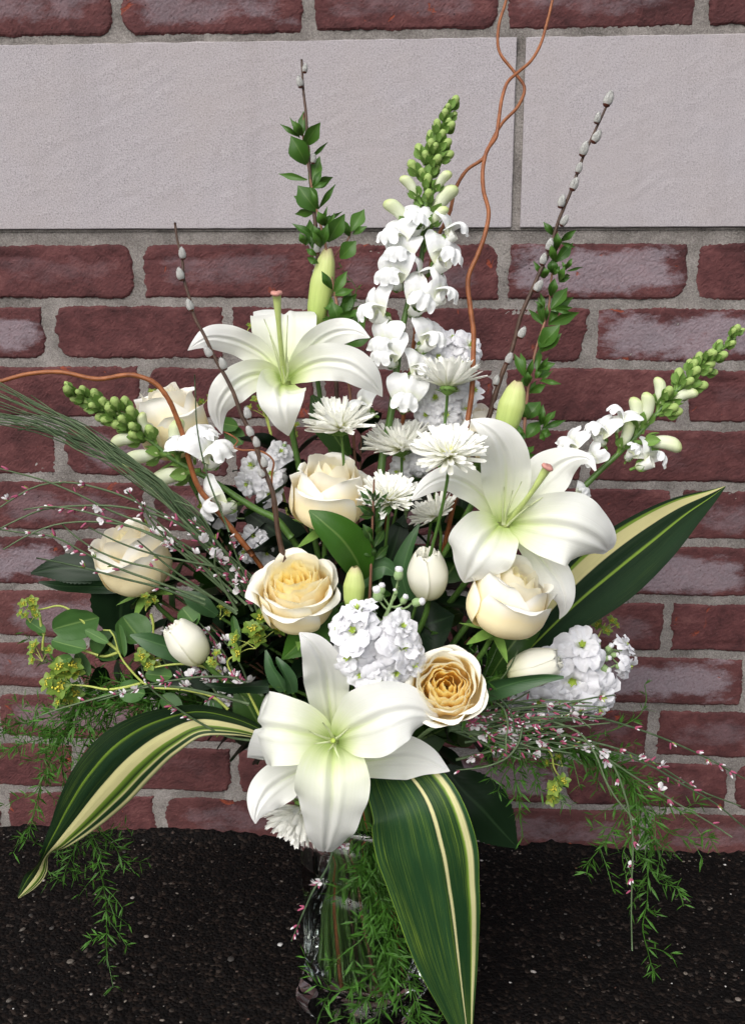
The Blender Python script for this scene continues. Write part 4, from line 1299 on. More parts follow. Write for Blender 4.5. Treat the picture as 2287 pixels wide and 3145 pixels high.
stock('white stock at the front between the low lily and the apricot-hearted rose',
      r3([(1045, 0), (1000, 120), (950, 230), (920, 330), (905, 420), (900, 560)]) + [(815, 1560)], 0.40, 0.395,
      r3([(815, 250, 50, -.3, .3, .9), (830, 160, 34, -.2, .8, .5), (1045, 240, 36, .5, .5, .7), (1050, 330, 42, .45, .1, .9), (935, 490, 50, 0, -.3, .95), (800, 380, 40, -.6, -.1, .8), (1090, 420, 38, .7, -.1, .7), (860, 470, 38, -.4, -.2, .9), (1020, 460, 40, .3, -.2, .9), (740, 240, 30, -.8, .2, .5)]),
      r3([(935, 45, 36, -.2, .9, .4), (1082, 75, 24, .4, .8, .4), (1160, 90, 30, .9, .2, .4), (895, 100, 16, -.4, .8, .3), (955, 15, 26, .1, 1, .3)]) + r2([(318, 1580, 32, .1, 1, .2), (300, 1680, 14, -.4, .9, .3)]), 32, 0.0024)
stock('white stock lying out to the right above the pink-budded broom',
      r6([(900, 270), (840, 310), (720, 370), (560, 430), (350, 520), (120, 590)]) + [(980, 1600)], 0.31, 0.33,
      r6([(700, 255, 42, -.1, .5, .85), (640, 430, 50, -.1, 0, 1), (785, 500, 40, .4, -.4, .8), (790, 570, 32, .3, -.7, .6), (470, 530, 44, -.3, -.4, .85), (560, 330, 36, -.2, .4, .9), (620, 540, 40, .1, -.6, .8), (360, 600, 34, -.3, -.6, .7), (940, 350, 24, .9, -.2, .4), (930, 260, 22, .8, .6, .3)]),
      r6([(810, 232, 18, .2, .9, .4), (850, 380, 26, .9, -.4, .4), (875, 260, 22, .5, .8, .4), (905, 300, 18, 1, .1, .3), (860, 320, 20, .9, .2, .5), (930, 370, 18, .9, -.5, .3), (830, 295, 18, .7, .6, .5)]), 33)
stock('white stock half hidden left of the middle rosebud',
      [(612, 985), (600, 1050), (590, 1130), (600, 1240), (640, 1380)], 0.25, 0.27,
      [(570, 1035, 30, -.5, .2, .8), (605, 1052, 32, 0, .1, 1), (620, 1012, 26, .3, .6, .7), (560, 1070, 24, -.5, -.2, .8), (600, 1090, 26, 0, -.3, .9), (570, 1185, 28, -.2, 0, .95), (555, 1215, 24, -.6, -.3, .7), (590, 1220, 24, .3, -.2, .9), (500, 1140, 28, -.5, 0, .8), (630, 1620, 22, -.5, 0, .8)], [(630, 985, 14, .3, .9, .2)], 34)

# ================================================================== chrysanthemums
def ray_geo(seed, bend):
    g = np.random.default_rng(seed)
    nu, nv = 8, 5
    u = np.linspace(0, 1, nu)[:, None]
    s = np.linspace(-1, 1, nv)[None]
    uu = u * (1 - 0.05 * np.abs(s) ** 2 + 0.03 * np.sin(8 * s + g.uniform(0, 6)) * (u > .9))
    w = 0.050 + 0.034 * np.sin(np.clip(uu, 0, 1) ** 1.4 * 2.6)
    z = bend * uu ** 2 + 0.9 * w * (np.abs(s) ** 1.7) * (1.2 - 0.7 * uu)
    return grid(np.stack(np.broadcast_arrays(uu, s * w, z), -1))
RAYS = [gm('ray_petal', ray_geo(i, b), M['mum_white']) for i, b in enumerate((0.22, 0.14, 0.05, -0.04, 0.28, 0.1))]
_h = lathe([(0.0, 0.0), (0.16, 0.02), (0.20, 0.10), (0.13, 0.17), (0.0, 0.19)], 10)
_h = (_h[0] + np.random.default_rng(1).normal(0, 0.008, _h[0].shape), _h[1], _h[2])
MUM_H = gm('disc', _h, M['mum_heart'])
_c = [lathe([(0.03, -0.22), (0.16, -0.14), (0.24, -0.02), (0.2, 0.04)], 12)]
for k in range(14):
    a = k * 0.4488
    _c.append(xform(leaf_geo(0.2, 0.05, 0.3, -0.6, 5, 3), frame((0.17 * math.cos(a), 0.17 * math.sin(a), -0.12), (math.cos(a), math.sin(a), 0.9), up=(0, 0, -1), fwd='X')))
MUM_C = gm('bracts', join(_c), M['calyx'])

def mum(label, x, y, d, axis, rpx, cone, seed, stem=True):
    """x, y: middle of the bloom"""
    g = random.Random(seed)
    ax = vdir(*axis)
    c = P(x, y, d)
    k = rpx * pxm(c)
    base = c - ax * k * 0.18
    root = thing('chrysanthemum', label, 'chrysanthemum', base, 'white daisy-like mums')
    A = np.array(frame((0, 0, 0), ax, spin=g.uniform(0, 6)))[:3, :3]
    rows = [(24, cone + 0.0, 1.0), (23, cone + 0.13, 0.98), (21, cone + 0.27, 0.92), (18, cone + 0.43, 0.82), (15, cone + 0.62, 0.68), (11, min(1.45, cone + 0.85), 0.52)]
    for li, (n, el, L) in enumerate(rows):
        for i in range(n):
            a = 2 * math.pi * (i + 0.5 * (li % 2)) / n + g.uniform(-.11, .11)
            e = el + g.uniform(-.12, .12)
            ln = k * L * g.uniform(.86, 1.08)
            dv = A @ np.array([math.cos(a) * math.cos(e), math.sin(a) * math.cos(e), math.sin(e)])
            up = A @ np.array([-math.cos(a) * math.sin(e), -math.sin(a) * math.sin(e), math.cos(e)])
            o = place('ray_petal', RAYS[g.randrange(6)], root, base + dv * k * 0.10 + ax * k * 0.02 * li, dv, up=up, spin=g.uniform(-.4, .4), scale=ln, fwd='X')
    place('disc', MUM_H, root, base + ax * k * 0.08, ax, scale=k)
    place('bracts', MUM_C, root, base + ax * k * 0.02, ax, scale=k)
    if stem:
        stem_into_vase(base - ax * k * 0.2, -ax + np.array([0, 0, -0.6]), 0.0015, M['stem'], root, 0.06)
    return root
mum('white mum just below the upper lily, seen from its side', 752, 938, 0.315, (-.12, .86, .42), 80, 0.18, 1)
mum('white mum seen from below with green bracts showing, highest of the mums', 992, 846, 0.30, (.06, .98, .02), 80, 0.36, 2)
mum('creamy mum partly behind the brightest mum', 886, 984, 0.295, (-.12, .9, .35), 80, 0.16, 3)
mum('brightest white mum in front of the right lily petal', 994, 1000, 0.395, (-.03, .78, .62), 84, 0.10, 4)
mum('white mum right of the middle rosebud', 862, 1100, 0.345, (.02, .8, .6), 68, 0.16, 5)
mum('small shaded mum behind a thin stem under the right lily', 962, 1136, 0.315, (-.45, .85, .25), 58, 0.2, 6)
mum('drooping mum peeking out beneath the lowest lily', 662, 1800, 0.345, (-.45, -.72, .5), 84, 0.45, 7)

# ================================================================== tulips
def tulip(label, x0, y0, x1, y1, d, hw, toward, seed, leaf):
    a, b = P(x0, y0, d), P(x1, y1, d + toward)
    ax = nrm(b - a)
    L = np.linalg.norm(b - a)
    w = hw * pxm(a)
    g = random.Random(seed)
    root = thing('tulip', label, 'tulip', a, 'closed white tulips')
    for lay in range(2):
        for k in range(3):
            geo = rose_petal_geo(0.12 * w, w * (1.0 - 0.10 * lay), w * (0.22 + .08 * g.random() - 0.06 * lay), L * (0.96 + 0.06 * g.random()), k * 2.094 + lay * 1.05 + g.uniform(-.1, .1), 1.15, -0.25, 0.85, 0.22, seed * 10 + lay * 3 + k)
            place('petal', gm('petal', geo, M['tulip_white']), root, a, ax, spin=seed)
    stem_into_vase(a, -ax, 0.0028, M['stem'], root, 0.05)
    if leaf:
        part('leaf', ribbon(leaf, 20, 9, 0.05, 6, 0.05, seed), M['leaf_blue'], root)
tulip('closed white tulip upright between the middle mums and the front stock', 948, 1326, 944, 1200, 0.355, 45, 0.012, 3, [(905, 1330, .34, 20), (890, 1270, .345, 24, 20, .4), (905, 1210, .345, 16, 30, .4), (927, 1160, .342, 2)])
tulip('closed white tulip leaning to the left above the round-leaved greens', 450, 1466, 366, 1368, 0.365, 42, 0.004, 5, [(410, 1468, .35, 10), (380, 1440, .355, 24, 20, .4), (335, 1422, .358, 22, 20, .3), (288, 1406, .356, 2)])
tulip('white tulip lying to the right beside the white stock', 1124, 1496, 1262, 1452, 0.365, 42, 0.01, 8, [(1060, 1540, .37, 20), (1120, 1520, .38, 22, -20, .5), (1190, 1504, .385, 14, -30, .5), (1248, 1500, .385, 3)])

# ================================================================== woody stems
def catkin_geo(seed):
    g = np.random.default_rng(seed)
    p = lathe([(0.0, 0.0), (0.17, 0.05), (0.28, 0.25), (0.30, 0.45), (0.24, 0.72), (0.12, 0.93), (0.0, 1.0)], 12)
    v = p[0] * (1 + g.normal(0, 0.015, p[0].shape))
    # silky hairs all round
    geos = [(v, p[1], p[2])]
    for k in range(110):
        t = g.uniform(0.08, 0.98)
        r = np.interp(t, [0, .25, .45, .72, .93, 1], [.08, .28, .30, .24, .12, 0])
        a = g.uniform(0, 6.28)
        b = np.array([r * math.cos(a), r * math.sin(a), t])
        d = np.array([math.cos(a) * .5, math.sin(a) * .5, 0.9]) * g.uniform(.08, .15)
        s = np.array([-math.sin(a), math.cos(a), 0]) * 0.018
        geos.append((np.array([b - s, b + s, b + d]), [(0, 1, 2)], np.zeros((3, 2))))
    return join(geos)
CAT = [gm('catkin', catkin_geo(i), M['catkin']) for i in range(3)]
_sc = lathe([(0.0, -0.05), (0.16, 0.0), (0.23, 0.08), (0.25, 0.12)], 8)
CSC = gm('bud_scale', _sc, M['scale'])

def woody(name, label, cat, group, pts, d0, d1, r0, r1, mat, into=True, wob=0.0, seed=0, n=90):
    ds = np.linspace(d0, d1, len(pts)) if np.ndim(d1) == 0 else d1
    w = spline(np.array([P(p[0], p[1], d) for p, d in zip(pts, ds)]), n)
    g = np.random.default_rng(seed)
    if wob:
        w = w + np.cumsum(g.normal(0, wob, w.shape), 0) * 0.15
    root = thing(name, label, cat, w[-1], group)
    rr = np.linspace(r0, r1, n) * (1 + 0.10 * (g.random(n) < 0.12))
    part('branch', tube(w, rr, 8), mat, root)
    if into:
        stem_into_vase(w[-1], w[-1] - w[-5], r1, mat, root, 0.05)
    return root, w

def pussy(label, pts, d0, d1, cats, seed):
    root, w = woody('pussy_willow', label, 'branch', 'pussy willow twigs', pts, d0, d1, 0.0009, 0.0024, M['pussy_bark'], True, 0.0002, seed)
    g = random.Random(seed)
    for c in cats:
        x, y, L = c
        k0 = int(np.argmin([np.linalg.norm(q - P(x, y, -q[1])) for q in w]))
        q = w[min(len(w) - 1, k0 + 1)]
        up = nrm(w[max(0, k0 - 3)] - w[min(89, k0 + 3)])
        p = P(x, y, -q[1] + g.uniform(0, .004))
        out = p - q
        k = 1.05 * L * pxm(p)
        ax = nrm(up * 1.0 + nrm(out + 1e-6) * 0.35)
        o = place('catkin', g.choice(CAT), root, p - ax * k * 0.5, ax, scale=k)
        link('bud_scale', CSC, o)
pussy('pussy willow twig rising straight above the leafy sprig onto the stone', c1([(1335, 262), (1338, 330), (1342, 400), (1352, 480), (1362, 650), (1378, 830), (1393, 960), (1410, 1150)]) + [(720, 640), (738, 760)], 0.215, 0.24,
      c1([(1350, 300, 20), (1326, 360, 25), (1387, 700, 22), (1402, 1095, 26)]), 41)
pussy('pussy willow twig crossing in front of the upper lily', c3([(1265, 8), (1280, 120), (1320, 290), (1330, 420), (1372, 560), (1405, 690), (1480, 830), (1550, 980), (1640, 1140)]) + r1([(440, 820), (500, 980), (570, 1120), (630, 1300), (690, 1450)]) + [(616, 1180), (640, 1280)], 0.33, 0.35,
      c3([(1318, 230, 26), (1303, 380, 28), (1372, 605, 27), (1506, 945, 28), (1612, 1030, 28)]) + r1([(535, 965, 28), (550, 1080, 28), (592, 1150, 26), (640, 1275, 27), (622, 1345, 24)]), 42)
pussy('pussy willow twig leaning to the right beside the glossy leafy sprig', c2([(1062, 405), (1035, 470), (985, 580), (930, 700), (880, 840), (830, 960), (770, 1140)]) + c6([(330, 320), (280, 440), (210, 600), (150, 820), (90, 970), (40, 1120), (0, 1260)]) + [(1066, 960), (1030, 1060)], 0.25, 0.27,
      c2([(1046, 435, 34), (997, 520, 24), (993, 603, 30), (938, 657, 32), (915, 742, 24), (895, 812, 30), (838, 890, 28), (850, 975, 26), (785, 1082, 28)]) + c6([(352, 242, 26), (320, 415, 29), (215, 715, 27), (132, 880, 27), (50, 1022, 24), (58, 1178, 25)]), 43)

woody('curly_willow', 'curly willow shoot crossing the stone joint and ending behind the tall snapdragon', 'branch', 'copper curly willow shoots',
      c2([(600, -60), (592, 0), (560, 110), (560, 220), (630, 320), (674, 390), (650, 460), (570, 550), (530, 620), (490, 700), (420, 750), (370, 830), (342, 940), (290, 1050), (255, 1180)]) + [(925, 700), (905, 850), (880, 1000)], 0.20, 0.24, 0.0012, 0.0019, M['willow_bark'], n=140)
woody('curly_willow', 'curly willow shoot winding down from the top edge to the right lily', 'branch', 'copper curly willow shoots',
      c2([(810, -60), (797, 0), (770, 110), (742, 200), (700, 270), (640, 322), (600, 360), (575, 430), (558, 540), (545, 610), (510, 660), (490, 740), (492, 840), (515, 940), (500, 1030), (465, 1130)]) + [(1037, 612), (1041, 680), (1048, 734), (1047, 800), (1044, 870), (1032, 950), (1020, 1030)], 0.205, 0.30, 0.0011, 0.0024, M['willow_bark'], n=160)
woody('curly_willow', 'curly willow shoot arching in from the left edge over the cream rose', 'branch', 'copper curly willow shoots',
      c3([(-120, 1190), (0, 1158), (200, 1105), (430, 1090), (700, 1140), (980, 1115), (1120, 1170), (1220, 1290), (1270, 1400), (1330, 1570), (1370, 1740)]) + [(440, 1080), (480, 1130), (560, 1230)], 0.33, 0.31, 0.0016, 0.0025, M['willow_bark'], n=120)
woody('curly_willow', 'thin tan willow tendril curling left of the middle rosebud', 'branch', 'copper curly willow shoots',
      r1([(390, 1085), (440, 1110), (475, 1140), (450, 1180), (500, 1200), (560, 1200), (650, 1220), (700, 1270), (690, 1350), (690, 1430)]) + [(606, 1130), (614, 1170), (640, 1290)], 0.32, 0.33, 0.0006, 0.0012, M['willow_bark'], n=70)

# ================================================================== leafy sprigs
def leafrow(rows, d, jit, seed):
    return rows
def sprig(name, label, group, stem, d0, d1, leaves, mat, smat, r0, r1, seed, into=True):
    root, w = woody(name, label, 'foliage', group, stem, d0, d1, r0, r1, smat, into, 0.0001, seed, 50)
    g = random.Random(seed)
    more = []
    for (x0, y0, x1, y1, hw) in leaves:                # the partner of a leaf, half turned away
        if g.random() < 0.7:
            a = g.choice((-1, 1)) * g.uniform(0.5, 1.0)
            dx, dy = (x1 - x0) * .8, (y1 - y0) * .8
            more.append((x0, y0 + 3, x0 + dx * math.cos(a) - dy * math.sin(a), y0 + 3 + dx * math.sin(a) + dy * math.cos(a), hw * g.uniform(.5, .85)))
    for (x0, y0, x1, y1, hw) in list(leaves) + more:
        k0 = int(np.argmin([np.linalg.norm(q - P(x0, y0, -q[1])) for q in w]))
        d = -w[k0][1]
        dd = g.uniform(-.012, .016)
        rl = g.uniform(-30, 30)
        hw = hw * 1.18
        rows = [(x0, y0, d, hw * .12, rl, .3), (x0 * .7 + x1 * .3, y0 * .7 + y1 * .3, d + dd * .5 + .003, hw * .74, rl, .35), (x0 * .45 + x1 * .55, y0 * .45 + y1 * .55, d + dd * .8 + .003, hw, rl, .3), (x0 * .18 + x1 * .82, y0 * .18 + y1 * .82, d + dd, hw * .42, rl, .25), (x1, y1, d + dd * 1.1 - .002, hw * .03, rl, 0)]
        part('leaf', ribbon(rows, 11, 7, 0.03, 6, 0.08, g.randrange(9999)), mat, root)
    return root, w
def kk(rows, k):
    return [r[:4] + (r[4] * k,) for r in rows]
def lf(ox, oy, k, rows):
    return [(ox + a * k, oy + b * k, ox + c * k, oy + d * k, e * k) for a, b, c, d, e in rows]
sprig('myrtle_sprig', 'leafy myrtle sprig standing against the stone band left of the tall snapdragon', 'myrtle sprigs',
      c1([(1345, 500), (1340, 600), (1362, 720), (1380, 830), (1405, 940), (1440, 1080), (1460, 1200)]) + [(742, 650), (752, 720), (770, 830)], 0.22, 0.25,
      lf(0, 0, .5003, [(1340, 595, 1343, 490, 20), (1342, 650, 1418, 540, 30), (1325, 605, 1240, 548, 10), (1325, 590, 1282, 518, 8), (1357, 728, 1287, 600, 40), (1372, 700, 1450, 628, 9), (1372, 822, 1415, 690, 26), (1385, 825, 1423, 752, 14), (1360, 795, 1232, 768, 13), (1402, 932, 1318, 820, 44), (1395, 928, 1300, 866, 22), (1412, 920, 1484, 814, 12),
                        (1450, 1070, 1526, 945, 32), (1440, 1060, 1480, 940, 16), (1425, 985, 1515, 935, 9), (1400, 1050, 1292, 988, 16), (1378, 1090, 1370, 970, 24), (1350, 1080, 1325, 1030, 14), (1410, 1070, 1385, 995, 22), (1440, 1000, 1405, 935, 20), (1552, 1022, 1612, 925, 28), (1545, 1045, 1515, 970, 18), (1560, 1035, 1624, 1000, 14), (1505, 1142, 1576, 1065, 32), (1420, 1090, 1450, 990, 20), (1360, 1140, 1410, 1165, 14), (1400, 1130, 1355, 1100, 12)])
      + [(735, 640, 712, 600, 9), (738, 650, 768, 600, 10), (742, 690, 712, 655, 12), (745, 700, 790, 650, 13), (752, 715, 735, 668, 14), (757, 720, 800, 690, 13), (760, 740, 720, 700, 14), (765, 760, 810, 700, 16), (762, 700, 775, 640, 12)],
      M['leaf_myrtle'], M['stem_red'], 0.0007, 0.0016, 51)
_rt = [o for o in bpy.data.objects if o.name.startswith('myrtle_sprig')][0]
part('side_shoot', tube(spline(np.array([P(727, 590, .225), P(752, 552, .225), P(772, 527, .226), P(777, 512, .226)]), 10), np.linspace(.0010, .0006, 10), 6), M['stem_red'], _rt)
sprig('myrtle_sprig', 'glossy myrtle sprig along the right pussy willow twig', 'myrtle sprigs',
      c6([(440, 60), (430, 180), (400, 400), (385, 560), (350, 680), (300, 840), (270, 980), (240, 1200), (225, 1400)]) + [(1150, 1040), (1110, 1150)], 0.245, 0.275,
      lf(1081.6, 490, .3442, [(420, 90, 352, 2, 20), (462, 128, 562, 55, 20), (436, 185, 442, 72, 26), (430, 262, 542, 138, 32), (412, 335, 410, 243, 30), (352, 352, 288, 255, 16), (500, 320, 606, 292, 9), (500, 305, 536, 238, 15), (360, 365, 352, 288, 30), (450, 382, 490, 290, 22), (455, 370, 525, 345, 18), (400, 482, 425, 365, 28), (400, 562, 507, 424, 36), (425, 558, 545, 488, 24), (360, 562, 333, 460, 14), (385, 662, 582, 585, 36), (352, 656, 320, 488, 20), (370, 640, 375, 540, 14),
                              (320, 805, 458, 666, 54), (342, 836, 468, 720, 30), (242, 1012, 163, 850, 28), (235, 965, 205, 845, 18), (310, 962, 327, 815, 24), (322, 945, 428, 914, 22), (300, 1002, 396, 948, 28), (330, 1022, 465, 1046, 15), (262, 1102, 368, 1050, 26), (250, 1052, 250, 968, 26), (242, 1262, 332, 1160, 50), (332, 1302, 350, 1178, 20), (352, 1302, 432, 1218, 22), (342, 1332, 495, 1280, 18), (242, 1392, 330, 1284, 40), (332, 1352, 402, 1372, 26), (232, 1502, 292, 1445, 20), (202, 1422, 230, 1350, 18), (215, 1400, 190, 1310, 18)]),
      M['leaf_myrtle'], M['stem_red'], 0.0007, 0.0016, 52)
sprig('myrtle_sprig', 'small dark leafy sprig in front of the mum beside the middle rosebud', 'myrtle sprigs',
      [(828, 1062), (826, 1120), (824, 1180), (822, 1240), (815, 1400)], 0.37, 0.35,
      lf(757.2, 649, .3936, [(175, 1210, 100, 1110, 14), (180, 1210, 262, 1120, 12), (178, 1150, 135, 1100, 10), (182, 1170, 215, 1120, 9), (180, 1250, 92, 1195, 20), (185, 1285, 300, 1180, 18), (170, 1390, 118, 1300, 26), (185, 1340, 250, 1230, 15), (175, 1480, 110, 1440, 18), (182, 1500, 260, 1420, 22), (180, 1430, 240, 1330, 20)]),
      M['leaf_mid'], M['stem_red'], 0.0007, 0.0014, 53)

# ---- single broad leaves seen between the flowers
def broad(label, rows, mat, seed, ruffle=0.05, serr=0.0):
    root = thing('broad_leaf', label, 'leaf', P(*rows[0][:3]), 'single broad leaves in the bouquet')
    geo = ribbon(rows, 40 if serr else 24, 11, ruffle, 7, 0.06, seed)
    if serr:
        v = geo[0].reshape(40, 11, 3)
        c = v[:, 5:6]
        k = 1 + serr * (np.arange(40) % 2)[:, None, None] * np.array([1, .3, 0, 0, 0, 0, 0, 0, 0, .3, 1])[None, :, None]
        geo = ((c + (v - c) * k).reshape(-1, 3), geo[1], geo[2])
    part('blade', geo, M[mat], root)
    a, b = P(*rows[0][:3]), P(*rows[1][:3])
    stem_into_vase(a, a - b, 0.0016, M['stem'], root, 0.04)
broad('green leaf standing between the middle rosebud and the tulip', [(802, 1290, .345, 12), (790, 1240, .362, 38, -15, .35), (755, 1190, .372, 44, -15, .3), (715, 1155, .372, 28, -10, .3), (684, 1130, .366, 2)], 'leaf_bright', 1)
broad('green leaf under the yellow-hearted rose', [(745, 1345, .35, 10), (720, 1372, .36, 36, 15, .3), (690, 1400, .37, 42, 15, .2), (655, 1432, .37, 28, 10, .2), (624, 1460, .37, 2)], 'leaf_bright', 2)
broad('broad green leaf between the tulip on the right and the striped blade', [(1085, 1500, .34, 12), (1110, 1460, .345, 32, 0, .3), (1140, 1420, .345, 36, 0, .3), (1175, 1380, .34, 26, 0, .2), (1200, 1340, .335, 2)], 'leaf_mid', 3)
broad('dark toothed leaf at the lower right above the paving', [(985, 1700, .32, 14), (1020, 1745, .325, 50, 5, .2), (1065, 1790, .325, 62, 5, .1), (1105, 1835, .32, 44, 0, 0), (1146, 1879, .315, 2)], 'leaf_dark', 4, 0.04, 0.05)
broad('dark toothed leaf pointing left behind the far left rose', [(260, 1262, .26, 14), (205, 1262, .265, 30, -10, .2), (150, 1258, .265, 32, -10, .1), (105, 1262, .265, 18, 0, 0), (68, 1270, .265, 2)], 'leaf_dark', 5, 0.05, 0.08)
broad('narrow dark leaf with yellow edge lying left under the toothed leaf', [(260, 1300, .27, 14), (200, 1300, .27, 16, 30, .2), (140, 1298, .27, 13, 30, .1), (85, 1289, .27, 2)], 'leaf_dark', 6)
broad('large dark leaf beneath the far left rose', [(345, 1235, .245, 12), (300, 1270, .25, 52, 10, .2), (272, 1325, .255, 68, 10, .1), (268, 1380, .255, 44, 5, 0), (276, 1420, .255, 3)], 'leaf_dark', 7, 0.04, 0.05)
broad('blue green leaf beside the thin broom stems', [(480, 1362, .34, 8), (455, 1345, .345, 20, -20, .2), (430, 1328, .345, 20, -20, .2), (400, 1310, .34, 2)], 'leaf_blue', 8)
broad('dark leaf behind the front stock', [(880, 1420, .335, 20), (920, 1395, .34, 55, 0, .1), (955, 1380, .34, 60, 0, 0), (985, 1370, .335, 30), (1005, 1362, .33, 2)], 'leaf_dark', 9, 0.03, 0.04)
broad('dark leaf over the base of the left striped blade', [(595, 1520, .38, 14), (555, 1522, .385, 18, 50, .2), (510, 1524, .385, 16, 50, .1), (455, 1515, .38, 2)], 'leaf_dark', 10, 0.03, 0.05)
broad('green leaf fanning left above the striped blade', [(590, 1640, .35, 12), (565, 1590, .355, 34, 0, .3), (545, 1555, .355, 34, 0, .2), (520, 1520, .35, 4)], 'leaf_mid', 11)
broad('curled pair leaf above the low lily', [(630, 1530, .375, 12), (615, 1505, .38, 18, 30, .6), (600, 1480, .38, 14, 30, .6), (588, 1440, .375, 2)], 'leaf_blue', 12)
broad('upright curled leaf left of the low lily top petal', [(648, 1535, .38, 12), (640, 1505, .385, 16, -30, .6), (625, 1478, .385, 12, -30, .6), (612, 1455, .38, 2)], 'leaf_blue', 13)
broad('dark leaf behind the small myrtle sprig and mums', [(830, 1330, .30, 20), (850, 1270, .305, 40, 0, .2), (870, 1220, .305, 42, 0, .2), (885, 1170, .30, 20), (895, 1140, .295, 2)], 'leaf_dark', 14)
broad('mid green leaf left of the middle tulip', [(800, 1300, .345, 8), (825, 1262, .35, 24, 0, .3), (850, 1255, .352, 22, 0, .2), (880, 1275, .35, 3)], 'leaf_blue', 15)
broad('dark leaf arching behind the upper mum', [(770, 1010, .26, 12), (740, 965, .265, 30, 0, .2), (715, 920, .265, 32, 0, .1), (690, 875, .26, 4)], 'leaf_mid', 16)
broad('dark glossy leaf below the middle rosebud stem', [(690, 1240, .27, 20), (640, 1200, .275, 45, 0, .2), (590, 1165, .275, 42, 0, .1), (540, 1130, .27, 4)], 'leaf_dark', 17)
broad('dark leaf below the left tulip', [(480, 1510, .34, 12), (430, 1500, .345, 36, 10, .2), (380, 1480, .345, 34, 10, .1), (325, 1465, .34, 3)], 'leaf_dark', 18)

# ---- dark leafy branches deep inside the bouquet
def inner(label, x, y, d, hx, n, seed):
    g = random.Random(seed)
    top = P(x, y, d)
    mouth = np.array([VX + g.uniform(-.02, .02), VY + g.uniform(-.02, .02), 0.22])
    mid = (top * 0.55 + mouth * 0.45) + np.array([0, 0, 0.02])
    w = spline(np.array([top, top * .8 + mid * .2, mid, mouth]), 40)
    root = thing('leafy_branch', label, 'foliage', mouth, 'dark leafy branches inside the bouquet')
    part('branch', tube(w, np.linspace(.0008, .0022, 40), 6), M['stem_red'], root)
    n = int(n * 1.5)
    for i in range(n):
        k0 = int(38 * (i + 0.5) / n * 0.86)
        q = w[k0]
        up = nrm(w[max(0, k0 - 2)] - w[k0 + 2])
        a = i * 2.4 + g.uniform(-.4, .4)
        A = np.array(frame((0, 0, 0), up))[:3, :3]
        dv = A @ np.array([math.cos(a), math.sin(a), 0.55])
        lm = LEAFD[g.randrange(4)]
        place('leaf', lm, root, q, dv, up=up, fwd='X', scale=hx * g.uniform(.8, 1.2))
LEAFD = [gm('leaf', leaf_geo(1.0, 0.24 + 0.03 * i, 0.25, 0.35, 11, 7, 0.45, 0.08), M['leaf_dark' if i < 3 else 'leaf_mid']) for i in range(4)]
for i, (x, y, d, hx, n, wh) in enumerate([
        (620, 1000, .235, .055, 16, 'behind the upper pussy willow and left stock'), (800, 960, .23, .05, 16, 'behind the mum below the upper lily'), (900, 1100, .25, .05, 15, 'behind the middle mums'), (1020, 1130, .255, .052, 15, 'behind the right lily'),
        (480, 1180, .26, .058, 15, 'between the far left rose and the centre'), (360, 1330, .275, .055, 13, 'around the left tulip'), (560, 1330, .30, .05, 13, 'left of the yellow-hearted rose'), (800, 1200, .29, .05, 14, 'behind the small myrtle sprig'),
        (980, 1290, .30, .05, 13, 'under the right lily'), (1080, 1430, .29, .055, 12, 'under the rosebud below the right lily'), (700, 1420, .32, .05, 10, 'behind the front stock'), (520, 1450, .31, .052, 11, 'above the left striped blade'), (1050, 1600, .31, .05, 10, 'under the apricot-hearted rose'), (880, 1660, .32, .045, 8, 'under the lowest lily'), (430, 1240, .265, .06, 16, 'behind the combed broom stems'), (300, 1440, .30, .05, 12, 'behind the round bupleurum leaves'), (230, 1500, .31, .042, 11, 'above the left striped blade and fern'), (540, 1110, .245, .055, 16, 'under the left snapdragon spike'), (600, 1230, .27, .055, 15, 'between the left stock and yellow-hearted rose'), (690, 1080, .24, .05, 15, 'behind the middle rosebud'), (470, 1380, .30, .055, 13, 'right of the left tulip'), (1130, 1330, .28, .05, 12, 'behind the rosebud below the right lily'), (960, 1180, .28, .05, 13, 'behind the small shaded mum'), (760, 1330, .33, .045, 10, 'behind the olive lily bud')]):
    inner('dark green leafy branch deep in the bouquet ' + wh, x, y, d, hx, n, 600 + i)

# ================================================================== broom: thin green stems with pink and white buds
def broom_bud_geo():
    a = lathe([(0.0, 0.0), (0.13, 0.06), (0.20, 0.28), (0.17, 0.52)], 7)
    b = lathe([(0.165, 0.51), (0.17, 0.60), (0.15, 0.80), (0.07, 0.97), (0.0, 1.0)], 7)
    v = np.concatenate([a[0], b[0]])
    f = [tuple(q) for q in a[1]] + [tuple(int(i) + len(a[0]) for i in q) for q in b[1]]
    return v, f, np.concatenate([a[2], b[2]]), [0] * len(a[1]) + [1] * len(b[1])
_v, _f, _u, _m = broom_bud_geo()
_v = _v * np.array([.8, .8, 1.0])
BR_B = mesh('bud', _v, _f, [M['broom_red'], M['broom_white']], _u, True, _m)
BR_Y = mesh('bud', _v, _f, [M['broom_red'], M['broom_red']], _u, True, _m)
BR_G = mesh('bud', _v * np.array([.8, .8, .9]), _f, [M['bract'], M['bract']], _u, True, _m)
_p = join([xform(leaf_geo(1.0, 0.36, 0.25, -0.15, 7, 5, 0.62), frame((0, 0, 0), dv, up=(0, 0.3, 1), fwd='X')) for dv in ((1, 0.1, 0.9), (1, 0.75, 0.2), (1, -0.8, 0.2), (1, 0.1, -0.5))])
BR_F = gm('floret', _p, M['broom_white'])

def twig_geo(pts, ds, r0, r1, n=26):
    w = spline(np.array([P(x, y, d) for (x, y), d in zip(pts, ds)]), n)
    return w, tube(w, np.linspace(r0, r1, n), 5)

